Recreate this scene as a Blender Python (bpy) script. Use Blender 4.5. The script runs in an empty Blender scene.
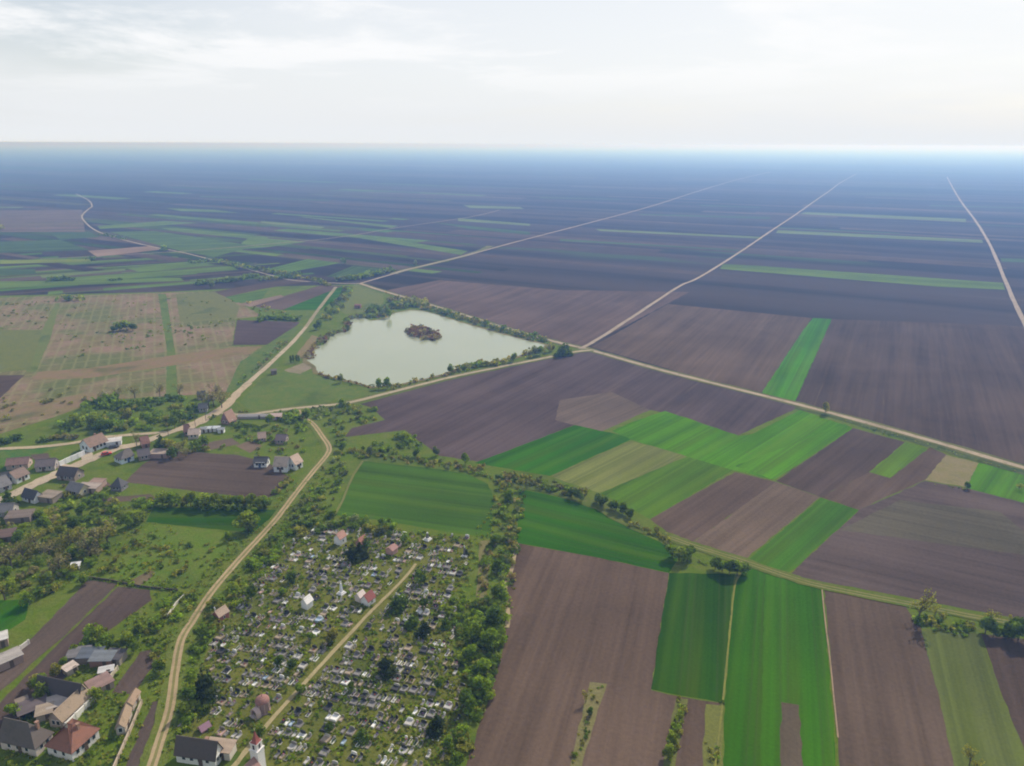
import bpy, bmesh, math, random
import numpy as np
from mathutils import Vector, Matrix, Euler

random.seed(7)
RNG = np.random.default_rng(11)
sc = bpy.context.scene
COL = sc.collection
rad = math.radians

# ---------------------------------------------------------------- camera
W_PX, H_PX, F_PX = 1024, 766, 740.0
CAM_H = 130.0
PITCH = math.atan((383 - 144) / F_PX)
ROLL = rad(0.22)
cam_d = bpy.data.cameras.new("camera")
cam_d.sensor_width = 36.0
cam_d.lens = F_PX * 36.0 / W_PX
cam_d.clip_start = 0.5
cam_d.clip_end = 200000
cam = bpy.data.objects.new("camera", cam_d)
COL.objects.link(cam)
CAM_M = Matrix.Rotation(math.pi / 2 - PITCH, 3, 'X') @ Matrix.Rotation(ROLL, 3, 'Z')
cam.matrix_world = Matrix.Translation((0, 0, CAM_H)) @ CAM_M.to_4x4()
sc.camera = cam

# ---------------------------------------------------------------- sky, sun, exposure
SUN_AZ, SUN_EL = 33.0, 39.0
world = bpy.data.worlds.new("World")
sc.world = world
world.use_nodes = True
wn, wl = world.node_tree.nodes, world.node_tree.links
wn.clear()
w_out = wn.new('ShaderNodeOutputWorld')
w_bg = wn.new('ShaderNodeBackground')
w_bg.inputs['Strength'].default_value = 0.106
w_sky = wn.new('ShaderNodeTexSky')
w_sky.sky_type = 'NISHITA'
w_sky.sun_disc = False
w_sky.sun_elevation = rad(SUN_EL)
w_sky.sun_rotation = rad(SUN_AZ)
w_sky.air_density = 1.0
w_sky.dust_density = 1.2
w_sky.ozone_density = 1.0
# thin cloud deck: noise laid out on a flat layer above the land
w_tc = wn.new('ShaderNodeTexCoord')
w_sep = wn.new('ShaderNodeSeparateXYZ')
wl.new(w_tc.outputs['Generated'], w_sep.inputs[0])
def wmath(op, a, b=None, clamp=False):
    n = wn.new('ShaderNodeMath'); n.operation = op; n.use_clamp = clamp
    for i, v in enumerate((a, b)):
        if v is None: continue
        if isinstance(v, (int, float)): n.inputs[i].default_value = v
        else: wl.new(v, n.inputs[i])
    return n.outputs[0]
zc = wmath('ADD', wmath('MAXIMUM', w_sep.outputs['Z'], 0.0), 0.07)
w_cmb = wn.new('ShaderNodeCombineXYZ')
wl.new(wmath('DIVIDE', w_sep.outputs['X'], zc), w_cmb.inputs[0])
wl.new(wmath('DIVIDE', w_sep.outputs['Y'], zc), w_cmb.inputs[1])
w_cmb.inputs[2].default_value = 3.7
def wnoise(scale, detail, rough, dist=0.0):
    n = wn.new('ShaderNodeTexNoise')
    n.inputs['Scale'].default_value = scale; n.inputs['Detail'].default_value = detail
    n.inputs['Roughness'].default_value = rough; n.inputs['Distortion'].default_value = dist
    wl.new(w_cmb.outputs[0], n.inputs['Vector'])
    return n.outputs['Fac']
def wramp(v, lo, hi):
    n = wn.new('ShaderNodeMapRange'); n.interpolation_type = 'SMOOTHSTEP'
    n.inputs['From Min'].default_value = min(lo, hi); n.inputs['From Max'].default_value = max(lo, hi)
    if lo > hi: n.inputs['To Min'].default_value = 1.0; n.inputs['To Max'].default_value = 0.0
    wl.new(v, n.inputs['Value'])
    return n.outputs['Result']
puffs = wmath('MULTIPLY', wramp(wnoise(0.62, 10, 0.60, 0.3), 0.47, 0.63), wramp(w_sep.outputs['Z'], 0.03, 0.12))
veil = wramp(wnoise(0.22, 5, 0.5, 0.6), 0.30, 0.62)
def wmix(fac, c1, c2):
    n = wn.new('ShaderNodeMix'); n.data_type = 'RGBA'
    for i, v in ((0, fac), (6, c1), (7, c2)):
        if isinstance(v, (int, float)): n.inputs[i].default_value = v
        elif isinstance(v, tuple): n.inputs[i].default_value = v
        else: wl.new(v, n.inputs[i])
    return n.outputs[2]
low = wramp(w_sep.outputs['Z'], 0.55, 0.10)      # hazy veil thickest towards the horizon
sky_veiled = wmix(wmath('MULTIPLY', wmath('ADD', wmath('MULTIPLY', veil, 0.42), 0.42), low), w_sky.outputs[0], (8.9, 9.1, 9.4, 1))
sky_veiled = wmix(wramp(w_sep.outputs['Z'], 0.10, 0.0), sky_veiled, (8.2, 8.5, 8.85, 1))
sky_cloud = wmix(wmath('MULTIPLY', puffs, 0.85), sky_veiled, (9.8, 9.85, 9.95, 1))
wl.new(sky_cloud, w_bg.inputs['Color'])
wl.new(w_bg.outputs[0], w_out.inputs['Surface'])

sun_d = bpy.data.lights.new("sun", 'SUN')
sun_d.energy = 4.3
sun_d.angle = rad(0.6)
sun_d.color = (1.0, 0.92, 0.78)
sun = bpy.data.objects.new("sun", sun_d)
COL.objects.link(sun)
SUN_DIR = Vector((math.sin(rad(SUN_AZ)) * math.cos(rad(SUN_EL)), math.cos(rad(SUN_AZ)) * math.cos(rad(SUN_EL)), math.sin(rad(SUN_EL))))
sun.rotation_euler = SUN_DIR.to_track_quat('Z', 'Y').to_euler()

sc.view_settings.view_transform = 'Standard'
sc.view_settings.look = 'None'
sc.view_settings.gamma = 1
sc.view_settings.use_curve_mapping = False
sc.view_settings.exposure = -0.06
sc.render.engine = 'CYCLES'
cy = sc.cycles
cy.use_denoising = True
cy.max_bounces = 6
cy.diffuse_bounces = 2
cy.glossy_bounces = 2
cy.transmission_bounces = 3
cy.transparent_max_bounces = 6
cy.volume_bounces = 1
cy.sample_clamp_indirect = 4
cy.filter_width = 1.9

# ---------------------------------------------------------------- helpers
def P(px, py, z=0.0):
    """the point at height z that the photograph shows at pixel (px, py)"""
    d = CAM_M @ Vector(((px - 512) / F_PX, -(py - 383) / F_PX, -1.0))
    t = (z - CAM_H) / d.z
    return Vector((d.x * t, d.y * t, z))

def to_px(v):
    q = CAM_M.transposed() @ (Vector(v) - Vector((0, 0, CAM_H)))
    return (512 + F_PX * q.x / -q.z, 383 - F_PX * q.y / -q.z)

ORD = ("first second third fourth fifth sixth seventh eighth ninth tenth eleventh twelfth thirteenth fourteenth fifteenth sixteenth "
       "seventeenth eighteenth nineteenth").split()
TENS = "twent thirt fort fift sixt sevent eight ninet".split()
def ordinal(n):
    if n < 20: return ORD[n - 1]
    t, u = divmod(n, 10)
    return TENS[t - 2] + ("ieth" if u == 0 else "y-" + ORD[u - 1])

def link(name, me, mat=None, parent=None):
    o = bpy.data.objects.new(name, me)
    COL.objects.link(o)
    if mat is not None and me is not None and not me.materials:
        me.materials.append(mat)
    if parent is not None: o.parent = parent
    return o

def tag(o, label=None, cat=None, group=None, kind=None):
    if label: o["label"] = label
    if cat: o["category"] = cat
    if group: o["group"] = group
    if kind: o["kind"] = kind
    return o

def empty(name, loc, rz=0.0):
    o = bpy.data.objects.new(name, None)
    COL.objects.link(o)
    o.location = loc; o.rotation_euler = (0, 0, rz)
    o.empty_display_size = 0.5
    return o

def copy_tree(o, parent=None):
    c = o.copy(); COL.objects.link(c)
    if parent is not None: c.parent = parent
    for ch in list(o.children): copy_tree(ch, c)
    return c

class MB:
    """collects simple shapes into one mesh"""
    def __init__(s): s.v = []; s.f = []
    def add(s, vs, fs):
        k = len(s.v); s.v += [tuple(v) for v in vs]; s.f += [tuple(i + k for i in f) for f in fs]; return s
    def box(s, c, d, rz=0.0, taper=1.0):
        x, y, z = d[0] / 2, d[1] / 2, d[2] / 2
        vs = []
        for sz, t in ((-1, 1.0), (1, taper)):
            for sx, sy in ((-1, -1), (1, -1), (1, 1), (-1, 1)):
                a, b = sx * x * t, sy * y * t
                vs.append((c[0] + a * math.cos(rz) - b * math.sin(rz), c[1] + a * math.sin(rz) + b * math.cos(rz), c[2] + sz * z))
        return s.add(vs, [(3, 2, 1, 0), (4, 5, 6, 7), (0, 1, 5, 4), (1, 2, 6, 5), (2, 3, 7, 6), (3, 0, 4, 7)])
    def tube(s, p, q, r0, r1, n=6):
        p, q = Vector(p), Vector(q); d = (q - p).normalized()
        a = d.orthogonal().normalized(); b = d.cross(a)
        vs = []
        for c, r in ((p, r0), (q, r1)):
            for i in range(n):
                t = 2 * math.pi * i / n
                vs.append(c + (a * math.cos(t) + b * math.sin(t)) * r)
        fs = [(i, (i + 1) % n, n + (i + 1) % n, n + i) for i in range(n)] + [tuple(range(n - 1, -1, -1)), tuple(range(n, 2 * n))]
        return s.add(vs, fs)
    def lathe(s, c, prof, n=12, a0=0.0):
        vs = []; m = len(prof)
        for r, z in prof:
            for i in range(n):
                t = a0 + 2 * math.pi * i / n
                vs.append((c[0] + r * math.cos(t), c[1] + r * math.sin(t), c[2] + z))
        fs = [(j * n + i, j * n + (i + 1) % n, (j + 1) * n + (i + 1) % n, (j + 1) * n + i) for j in range(m - 1) for i in range(n)]
        fs += [tuple(range(n - 1, -1, -1)), tuple((m - 1) * n + i for i in range(n))]
        return s.add(vs, fs)
    def shell(s, vs, fs, t):
        """faces fs (facing up) with thickness t downwards"""
        n = len(vs)
        low = [(v[0], v[1], v[2] - t) for v in vs]
        edges = {}
        for f in fs:
            for i in range(len(f)):
                e = (f[i], f[(i + 1) % len(f)])
                edges[e] = 1
        side = [(b, a, a + n, b + n) for a, b in edges if (b, a) not in edges]
        return s.add(list(vs) + low, list(fs) + [tuple(i + n for i in reversed(f)) for f in fs] + side)
    def mesh(s, name):
        me = bpy.data.meshes.new(name); me.from_pydata(s.v, [], s.f); me.update(); return me
    def build(s, name, mat, parent=None):
        return link(name, s.mesh(name), mat, parent)

# ---------------------------------------------------------------- materials
class NT:
    def __init__(s, name):
        s.m = bpy.data.materials.new(name); s.m.use_nodes = True
        s.n, s.l = s.m.node_tree.nodes, s.m.node_tree.links
        s.n.clear()
        s.out = s.n.new('ShaderNodeOutputMaterial')
    def put(s, node, key, v):
        if v is None: return
        if isinstance(v, (int, float)): node.inputs[key].default_value = v
        elif isinstance(v, tuple): node.inputs[key].default_value = v if len(v) != 3 or node.inputs[key].type == 'VECTOR' else (*v, 1)
        else: s.l.new(v, node.inputs[key])
    def coord(s, which='Object', scale=(1, 1, 1), loc=(0, 0, 0), rz=0.0):
        t = s.n.new('ShaderNodeTexCoord'); m = s.n.new('ShaderNodeMapping')
        m.inputs['Scale'].default_value = scale; m.inputs['Location'].default_value = loc; m.inputs['Rotation'].default_value = (0, 0, rz)
        s.l.new(t.outputs[which], m.inputs[0]); return m.outputs[0]
    def wpos(s, scale=(1, 1, 1), rz=0.0):
        g = s.n.new('ShaderNodeNewGeometry'); m = s.n.new('ShaderNodeMapping')
        m.inputs['Scale'].default_value = scale; m.inputs['Rotation'].default_value = (0, 0, rz)
        s.l.new(g.outputs['Position'], m.inputs[0]); return m.outputs[0]
    def noise(s, vec, scale=1.0, detail=3, rough=0.5, dist=0.0):
        n = s.n.new('ShaderNodeTexNoise')
        s.put(n, 'Vector', vec); s.put(n, 'Scale', float(scale)); s.put(n, 'Detail', float(detail)); s.put(n, 'Roughness', rough); s.put(n, 'Distortion', dist)
        return n.outputs['Fac']
    def math(s, op, a, b=None, clamp=False):
        n = s.n.new('ShaderNodeMath'); n.operation = op; n.use_clamp = clamp
        s.put(n, 0, a); s.put(n, 1, b); return n.outputs[0]
    def ramp(s, v, lo, hi, a=0.0, b=1.0):
        n = s.n.new('ShaderNodeMapRange'); n.interpolation_type = 'SMOOTHSTEP'
        s.put(n, 'Value', v); s.put(n, 'From Min', lo); s.put(n, 'From Max', hi); s.put(n, 'To Min', a); s.put(n, 'To Max', b)
        return n.outputs['Result']
    def mix(s, f, a, b, mode='MIX'):
        n = s.n.new('ShaderNodeMix'); n.data_type = 'RGBA'; n.blend_type = mode
        s.put(n, 0, f); s.put(n, 6, a); s.put(n, 7, b); return n.outputs[2]
    def scale(s, c, f):
        n = s.n.new('ShaderNodeVectorMath'); n.operation = 'SCALE'
        s.put(n, 0, c); s.put(n, 'Scale', f); return n.outputs[0]
    def objcol(s): return s.n.new('ShaderNodeObjectInfo').outputs['Color']
    def objrand(s): return s.n.new('ShaderNodeObjectInfo').outputs['Random']
    def attr(s, name):
        n = s.n.new('ShaderNodeAttribute'); n.attribute_name = name; return n.outputs['Color']
    def bump(s, h, strength, dist):
        n = s.n.new('ShaderNodeBump'); s.put(n, 'Height', h); s.put(n, 'Strength', strength); s.put(n, 'Distance', dist); return n.outputs[0]
    def pbr(s, col, rough=0.8, spec=0.2, normal=None, metal=0.0):
        b = s.n.new('ShaderNodeBsdfPrincipled')
        s.put(b, 'Base Color', col); s.put(b, 'Roughness', rough); s.put(b, 'Specular IOR Level', spec); s.put(b, 'Metallic', metal)
        if normal is not None: s.l.new(normal, b.inputs['Normal'])
        s.l.new(b.outputs[0], s.out.inputs[0]); return s.m
    # 1 + sum of signed amounts, used as a brightness factor of the surface's own patchy colour
    def vary(s, *terms):
        acc = 1.0
        for v, amt in terms:
            acc = s.math('ADD', acc, s.math('MULTIPLY', s.math('SUBTRACT', v, 0.5), amt))
        return acc

def mat_soil():
    t = NT("ploughed_soil")
    fine = t.noise(t.coord(scale=(1, 1, 1)), 0.9, 4, 0.7)
    rows = t.noise(t.coord(scale=(0.45, 0.012, 1)), 1.0, 3, 0.6)
    wide = t.noise(t.coord(scale=(0.07, 0.002, 1)), 1.0, 2, 0.5)
    blot = t.noise(t.coord(scale=(0.016, 0.016, 1)), 1.0, 4, 0.6, 0.6)
    band_ = t.noise(t.coord(scale=(0.17, 0.004, 1), loc=(2, 8, 0)), 1.0, 3, 0.6)
    c = t.scale(t.objcol(), t.vary((fine, 0.7), (rows, 0.75), (band_, 0.6), (wide, 0.7), (blot, 1.1)))
    pale = t.ramp(t.noise(t.coord(scale=(0.25, 0.006, 1), loc=(31, 7, 0)), 1.0, 4, 0.65), 0.60, 0.78, 0.0, 0.35)
    c = t.mix(pale, c, (0.20, 0.15, 0.112))
    return t.pbr(c, 1.0, 0.0, t.bump(t.math('ADD', fine, rows), 0.5, 0.25))

def mat_crop():
    t = NT("green_crop")
    fine = t.noise(t.coord(scale=(1, 1, 1)), 1.3, 3, 0.7)
    rows = t.noise(t.coord(scale=(0.5, 0.006, 1)), 1.0, 3, 0.6)
    wide = t.noise(t.coord(scale=(0.06, 0.0015, 1)), 1.0, 2, 0.5)
    blot = t.noise(t.coord(scale=(0.02, 0.02, 1)), 1.0, 4, 0.6, 0.5)
    band_ = t.noise(t.coord(scale=(0.20, 0.003, 1), loc=(2, 8, 0)), 1.0, 3, 0.6)
    c = t.scale(t.objcol(), t.vary((fine, 0.7), (rows, 0.8), (band_, 1.1), (wide, 1.2), (blot, 0.8)))
    yel = t.ramp(t.noise(t.coord(scale=(0.09, 0.004, 1), loc=(9, 4, 0)), 1.0, 3, 0.6), 0.45, 0.75, 0.0, 0.6)
    c = t.mix(yel, c, t.mix(0.55, c, (0.13, 0.18, 0.012)))
    bare = t.ramp(t.noise(t.coord(loc=(17, 3, 0)), 0.035, 5, 0.7), 0.66, 0.78, 0.0, 0.5)
    c = t.mix(bare, c, (0.12, 0.11, 0.05))
    # paired wheel tracks of the sprayer, every 18 m
    x = t.n.new('ShaderNodeSeparateXYZ'); t.l.new(t.coord(), x.inputs[0])
    xm = t.math('ABSOLUTE', t.math('SUBTRACT', t.math('ABSOLUTE', t.math('SUBTRACT', t.math('PINGPONG', x.outputs[0], 9.0), 4.5)), 0.9))
    trk = t.ramp(xm, 0.0, 0.5, 0.28, 0.0)
    c = t.mix(trk, c, (0.06, 0.075, 0.03))
    return t.pbr(c, 1.0, 0.0, t.bump(t.math('ADD', fine, t.math('MULTIPLY', rows, 0.6)), 0.4, 0.3))

def mat_grass():
    t = NT("rough_grass")
    fine = t.noise(t.coord(scale=(1, 1, 1)), 1.1, 4, 0.75)
    mid = t.noise(t.coord(scale=(1, 1, 1)), 0.16, 4, 0.65, 0.4)
    big = t.noise(t.coord(scale=(1, 1, 1)), 0.028, 4, 0.6, 0.4)
    c = t.mix(t.ramp(mid, 0.35, 0.65), t.objcol(), t.mix(0.5, t.objcol(), (0.14, 0.145, 0.034)))
    c = t.mix(t.ramp(big, 0.52, 0.68, 0, 0.55), c, (0.055, 0.085, 0.022))
    c = t.mix(t.ramp(t.noise(t.coord(scale=(1, 1, 1), loc=(70, 5, 0)), 0.22, 4, 0.7), 0.60, 0.74, 0, 0.6), c, (0.19, 0.155, 0.08))
    c = t.scale(c, t.vary((fine, 1.0), (mid, 0.3)))
    return t.pbr(c, 1.0, 0.0, t.bump(t.math('ADD', fine, mid), 0.6, 0.5))

def mat_farmland():
    """the wide plain: long narrow holdings of tilled soil with a few sown ones"""
    t = NT("distant_farmland")
    s1 = t.noise(t.coord(scale=(0.0105, 0.0006, 1)), 1.0, 5, 0.62)
    s2 = t.noise(t.coord(scale=(0.03, 0.0012, 1), loc=(5, 9, 0)), 1.0, 4, 0.6)
    s3 = t.noise(t.coord(scale=(0.007, 0.0009, 1), loc=(3, 40, 0)), 1.0, 4, 0.65)
    fine = t.noise(t.coord(scale=(1, 1, 1)), 0.8, 3, 0.7)
    c = t.mix(t.ramp(s1, 0.40, 0.60), (0.029, 0.025, 0.027), (0.064, 0.049, 0.047))
    c = t.mix(t.ramp(s2, 0.58, 0.70, 0, 0.45), c, (0.115, 0.09, 0.072))
    c = t.mix(t.ramp(s3, 0.60, 0.66, 0, 0.75), c, (0.05, 0.085, 0.03))
    c = t.scale(c, t.vary((fine, 0.4), (s2, 0.5)))
    return t.pbr(c, 1.0, 0.0)

def mat_track():
    t = NT("packed_earth_track")
    fine = t.noise(t.wpos(), 0.9, 4, 0.7)
    big = t.noise(t.wpos(), 0.07, 4, 0.6)
    c = t.scale(t.objcol(), t.vary((fine, 0.6), (big, 0.6)))
    worn = t.noise(t.wpos(), 0.22, 5, 0.72, 0.5)
    c = t.mix(t.ramp(worn, 0.52, 0.68, 0, 0.6), c, (0.14, 0.135, 0.06))
    return t.pbr(c, 1.0, 0.0, t.bump(fine, 0.4, 0.1))

def mat_orchard():
    t = NT("fallow_orchard_ground")
    fine = t.noise(t.coord(), 0.7, 4, 0.75)
    mid = t.noise(t.coord(), 0.05, 5, 0.65, 0.5)
    big = t.noise(t.coord(loc=(50, 10, 0)), 0.012, 4, 0.6, 0.3)
    c = t.mix(t.ramp(mid, 0.38, 0.62), (0.225, 0.155, 0.112), (0.165, 0.135, 0.065))
    c = t.mix(t.ramp(big, 0.44, 0.58, 0, 0.8), c, (0.10, 0.125, 0.036))
    x = t.n.new('ShaderNodeSeparateXYZ'); t.l.new(t.coord(), x.inputs[0])
    gx = t.ramp(t.math('PINGPONG', t.math('ADD', x.outputs[0], t.math('MULTIPLY', mid, 1.6)), 3.2), 0.0, 1.4, 0.42, 0.0)
    gy = t.ramp(t.math('PINGPONG', x.outputs[1], 9.0), 0.0, 2.0, 0.4, 0.0)
    c = t.mix(t.math('MAXIMUM', gx, gy), c, (0.23, 0.23, 0.11))
    c = t.mix(t.ramp(t.noise(t.coord(loc=(9, 9, 0)), 0.16, 3, 0.7), 0.60, 0.70, 0, 0.7), c, (0.07, 0.075, 0.035))
    c = t.scale(c, t.vary((fine, 0.9)))
    return t.pbr(c, 1.0, 0.0)

def mat_water():
    t = NT("murky_water")
    n = t.noise(t.wpos((0.6, 1.2, 1)), 0.8, 3, 0.6)
    big = t.noise(t.wpos(), 0.02, 3, 0.5)
    c = t.mix(big, (0.29, 0.325, 0.215), (0.335, 0.36, 0.245))
    return t.pbr(c, 0.16, 0.5, t.bump(n, 0.22, 0.04))

def mat_leaf():
    t = NT("foliage")
    c = t.mix(1.0, t.objcol(), t.attr('tint'), 'MULTIPLY')
    d = t.n.new('ShaderNodeBsdfDiffuse'); tr = t.n.new('ShaderNodeBsdfTranslucent'); m = t.n.new('ShaderNodeMixShader')
    t.put(d, 'Color', c); t.put(tr, 'Color', t.mix(1.0, c, (1.15, 1.1, 0.6), 'MULTIPLY')); m.inputs[0].default_value = 0.5
    t.l.new(d.outputs[0], m.inputs[1]); t.l.new(tr.outputs[0], m.inputs[2]); t.l.new(m.outputs[0], t.out.inputs[0])
    return t.m

def mat_plain(name, rough=0.8, spec=0.3, scale=1.5, amt=0.35, col=None, metal=0.0):
    """weathered surface in the object's own colour"""
    t = NT(name)
    n = t.noise(t.coord(), scale, 4, 0.7); b = t.noise(t.coord(loc=(4, 2, 7)), scale * 0.25, 3, 0.6)
    c = t.scale(col if col else t.objcol(), t.vary((n, amt), (b, amt)))
    return t.pbr(c, rough, spec, t.bump(n, 0.2, 0.03), metal)

def mat_roof():
    t = NT("clay_roof_tiles")
    g = t.n.new('ShaderNodeTexCoord'); sp = t.n.new('ShaderNodeSeparateXYZ'); t.l.new(g.outputs['Object'], sp.inputs[0])
    col = t.math('PINGPONG', sp.outputs[0], 0.15); row = t.math('PINGPONG', sp.outputs[2], 0.12)
    moss = t.noise(t.coord(), 0.55, 5, 0.7, 0.4); fine = t.noise(t.coord(), 5.0, 3, 0.7)
    c = t.mix(t.ramp(moss, 0.5, 0.68, 0, 0.55), t.objcol(), t.mix(0.65, t.objcol(), (0.07, 0.07, 0.055)))
    c = t.scale(c, t.vary((fine, 0.8), (t.math('MULTIPLY', row, 8.0), 0.25)))
    return t.pbr(c, 0.85, 0.15, t.bump(t.math('ADD', col, row), 0.6, 0.1))

SOIL, CROP, GRASS, FARM, TRACK, ORCH, WATER, LEAF = mat_soil(), mat_crop(), mat_grass(), mat_farmland(), mat_track(), mat_orchard(), mat_water(), mat_leaf()
ROOF = mat_roof()
PLASTER = mat_plain("lime_plaster", 0.9, 0.2, 0.8, 0.25)
TIMBER = mat_plain("weathered_timber", 0.85, 0.2, 3.0, 0.5)
STONE = mat_plain("grave_stone", 0.55, 0.4, 2.0, 0.25)
POLISH = mat_plain("polished_granite", 0.38, 0.4, 3.0, 0.2)
BARK = mat_plain("bark", 0.95, 0.1, 2.0, 0.5)
PAINT = mat_plain("painted_metal", 0.35, 0.5, 1.0, 0.12)
_g = NT("window_glass"); GLASS = _g.pbr((0.03, 0.04, 0.05), 0.08, 0.5)

# ---------------------------------------------------------------- ground
gm = bpy.data.meshes.new("ground")
R_ = 60000
gm.from_pydata([(-R_, -300, 0), (R_, -300, 0), (R_, R_, 0), (-R_, R_, 0)], [], [(0, 1, 2, 3)])
ground = link("ground", gm, GRASS); ground.color = (0.096, 0.148, 0.014, 1)
tag(ground, kind='structure')

LAYER = [0.012]
def sheet(name, pts, mat, col, rowdir=None, jitter=0.28, seg=3.0, label=None, z=None):
    """a patch of land: outline (ground points), colour, and the direction its rows run"""
    if z is None:
        LAYER[0] += 0.0004; z = LAYER[0]
    c = sum(pts, Vector()) / len(pts)
    ang = 0.0
    if rowdir is not None: ang = math.atan2(rowdir.y, rowdir.x) - math.pi / 2
    rot = Matrix.Rotation(-ang, 3, 'Z')
    out = []
    n = len(pts)
    for i in range(n):
        a, b = pts[i], pts[(i + 1) % n]
        L = (b - a).length
        k = max(1, min(60, int(L / max(seg, L / 60))))
        nrm = Vector((-(b - a).y, (b - a).x, 0)).normalized()
        for j in range(k):
            p = a.lerp(b, j / k)
            if j: p = p + nrm * random.uniform(-jitter, jitter)
            out.append(rot @ (p - c))
    me = bpy.data.meshes.new(name)
    bm = bmesh.new()
    f = bm.faces.new([bm.verts.new((p.x, p.y, 0)) for p in out])
    bm.normal_update()
    if f.normal.z < 0: f.normal_flip()
    bmesh.ops.triangulate(bm, faces=[f])
    bm.to_mesh(me); bm.free()
    o = link(name, me, mat)
    o.location = (c.x, c.y, z); o.rotation_euler = (0, 0, ang)
    o.color = (*col, 1)
    tag(o, label=label, kind='structure')
    return o

def px(*xy): return [P(xy[i], xy[i + 1]) for i in range(0, len(xy), 2)]
def dirpx(x0, y0, x1, y1): return P(x1, y1) - P(x0, y0)

# the wide plain beyond the village and the pond
D_FAR = dirpx(723, 266, 1002, 287)
farm = sheet("farmland", px(-60, 297, 160, 292, 262, 287, 362, 284, 383, 291, 512, 330, 585, 349, 700, 380, 900, 432, 1100, 492) +
             [Vector((900, 250, 0)), Vector((45000, 9000, 0)), Vector((45000, 55000, 0)), Vector((-45000, 55000, 0)), Vector((-45000, 9000, 0))],
             FARM, (1, 1, 1), D_FAR, 0.0)

S1 = (0.104, 0.072, 0.055); S2 = (0.080, 0.056, 0.046); S3 = (0.134, 0.096, 0.070)   # soils
G1 = (0.027, 0.096, 0.002); G2 = (0.028, 0.112, 0.002); G3 = (0.062, 0.172, 0.003); G4 = (0.085, 0.125, 0.02); G5 = (0.022, 0.068, 0.003)
D_A = dirpx(480, 466, 575, 426)      # fields that run up to the right, in the middle
D_B = dirpx(651, 690, 668, 572)      # fields nearest the camera
D_C = dirpx(786, 400, 820, 330)
TILLED = []
def note(xy):
    TILLED.append(px(*xy)); return TILLED[-1]
soil = lambda xy, c, d, **k: sheet("ploughed_field", note(xy), SOIL, c, d, **k)
crop = lambda xy, c, d, **k: sheet("crop_field", note(xy), CROP, c, d, **k)
grass = lambda xy, c, d=None, **k: sheet("meadow", px(*xy), GRASS, c, d, **k)

# large tilled blocks beyond and below the main field road
soil((383, 291, 440, 280, 560, 290, 690, 292, 600, 339, 585, 347, 512, 329, 431, 304), (0.108, 0.074, 0.063), dirpx(520, 320, 600, 285))
soil((592, 347, 668, 304, 812, 318, 761, 394, 700, 378), S1, D_C)
soil((831, 319, 1000, 325, 1130, 335, 1200, 520, 1024, 464, 900, 430, 795, 402), S2, D_C)
soil((548, 359, 585, 351, 800, 407, 737, 436, 685, 417, 640, 408, 612, 424, 575, 425, 480, 462, 440, 456, 412, 436, 405, 430, 345, 437, 352, 428, 385, 420, 372, 408, 360, 404, 450, 380), (0.086, 0.062, 0.062), dirpx(420, 440, 560, 370))
soil((560, 400, 612, 392, 650, 410, 600, 432, 555, 420), (0.128, 0.096, 0.080), D_A)
crop((804, 329, 813, 318, 832, 319, 795, 402, 761, 394), (0.048, 0.165, 0.008), D_C)
# the patchwork in the middle
crop((475, 463, 575, 425, 634, 438, 550, 476), G2, D_A)
soil((550, 476, 632, 441, 688, 456, 600, 493), (0.19, 0.165, 0.07), D_A)
crop((550, 476, 632, 441, 688, 456, 600, 493), (0.15, 0.165, 0.05), D_A)
crop((600, 493, 688, 456, 733, 470, 650, 519), (0.068, 0.140, 0.010), D_A)
crop((612, 431, 632, 422, 665, 411, 686, 418, 740, 436, 752, 434, 800, 410, 853, 428, 774, 480, 733, 470, 632, 440), G3, D_A)
crop((735, 466, 845, 424, 853, 428, 774, 480), (0.068, 0.185, 0.004), D_A)
soil((650, 519, 735, 472, 776, 482, 692, 543, 668, 533), S1, D_A)
soil((692, 543, 776, 482, 820, 497, 744, 560), S3, D_A)
crop((746, 561, 821, 498, 859, 510, 787, 575), (0.050, 0.130, 0.010), D_A)
soil((853, 428, 905, 442, 870, 472, 820, 497, 776, 481), S2, D_A)
soil((870, 472, 890, 478, 930, 447, 947, 455, 925, 480, 880, 500, 859, 510, 820, 497), S1, D_A)
crop((906, 442, 928, 449, 890, 478, 869, 472), (0.090, 0.165, 0.012), D_A)
grass((946, 455, 979, 463, 966, 487, 925, 480), (0.23, 0.19, 0.10))
crop((979, 463, 1090, 482, 1090, 520, 966, 488), (0.066, 0.170, 0.008), dirpx(970, 485, 985, 465))
soil((789, 575, 859, 510, 925, 481, 966, 488, 1090, 520, 1090, 632, 960, 608), (0.092, 0.068, 0.062), dirpx(830, 520, 1020, 560))
soil((840, 530, 900, 500, 1000, 512, 1060, 560), (0.094, 0.082, 0.058), dirpx(830, 520, 1020, 560))
# nearest fields
soil((517, 543, 600, 558, 669, 573, 651, 690, 683, 697, 720, 703, 706, 800, 440, 800, 466, 766, 485, 710, 500, 660, 508, 620, 506, 590, 512, 570), (0.112, 0.077, 0.058), D_B)
crop((363, 461, 400, 465, 440, 469, 470, 475, 488, 484, 494, 498, 491, 538, 440, 531, 385, 521, 334, 515, 345, 490), (0.048, 0.105, 0.010), dirpx(340, 505, 490, 525))
crop((519, 489, 545, 494, 590, 506, 625, 526, 660, 542, 680, 556, 669, 573, 600, 558, 517, 543), G1, dirpx(520, 530, 660, 565))
crop((669, 573, 735, 574, 733, 590, 728, 640, 722, 703, 690, 697, 651, 689), G5, D_B)
crop((745, 567, 790, 580, 822, 590, 830, 680, 838, 800, 721, 800, 728, 640, 735, 584), G1, dirpx(780, 760, 782, 600))
crop((765, 574, 800, 583, 822, 590, 830, 680, 838, 800, 760, 800), (0.036, 0.115, 0.003), dirpx(800, 760, 795, 600))
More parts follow.
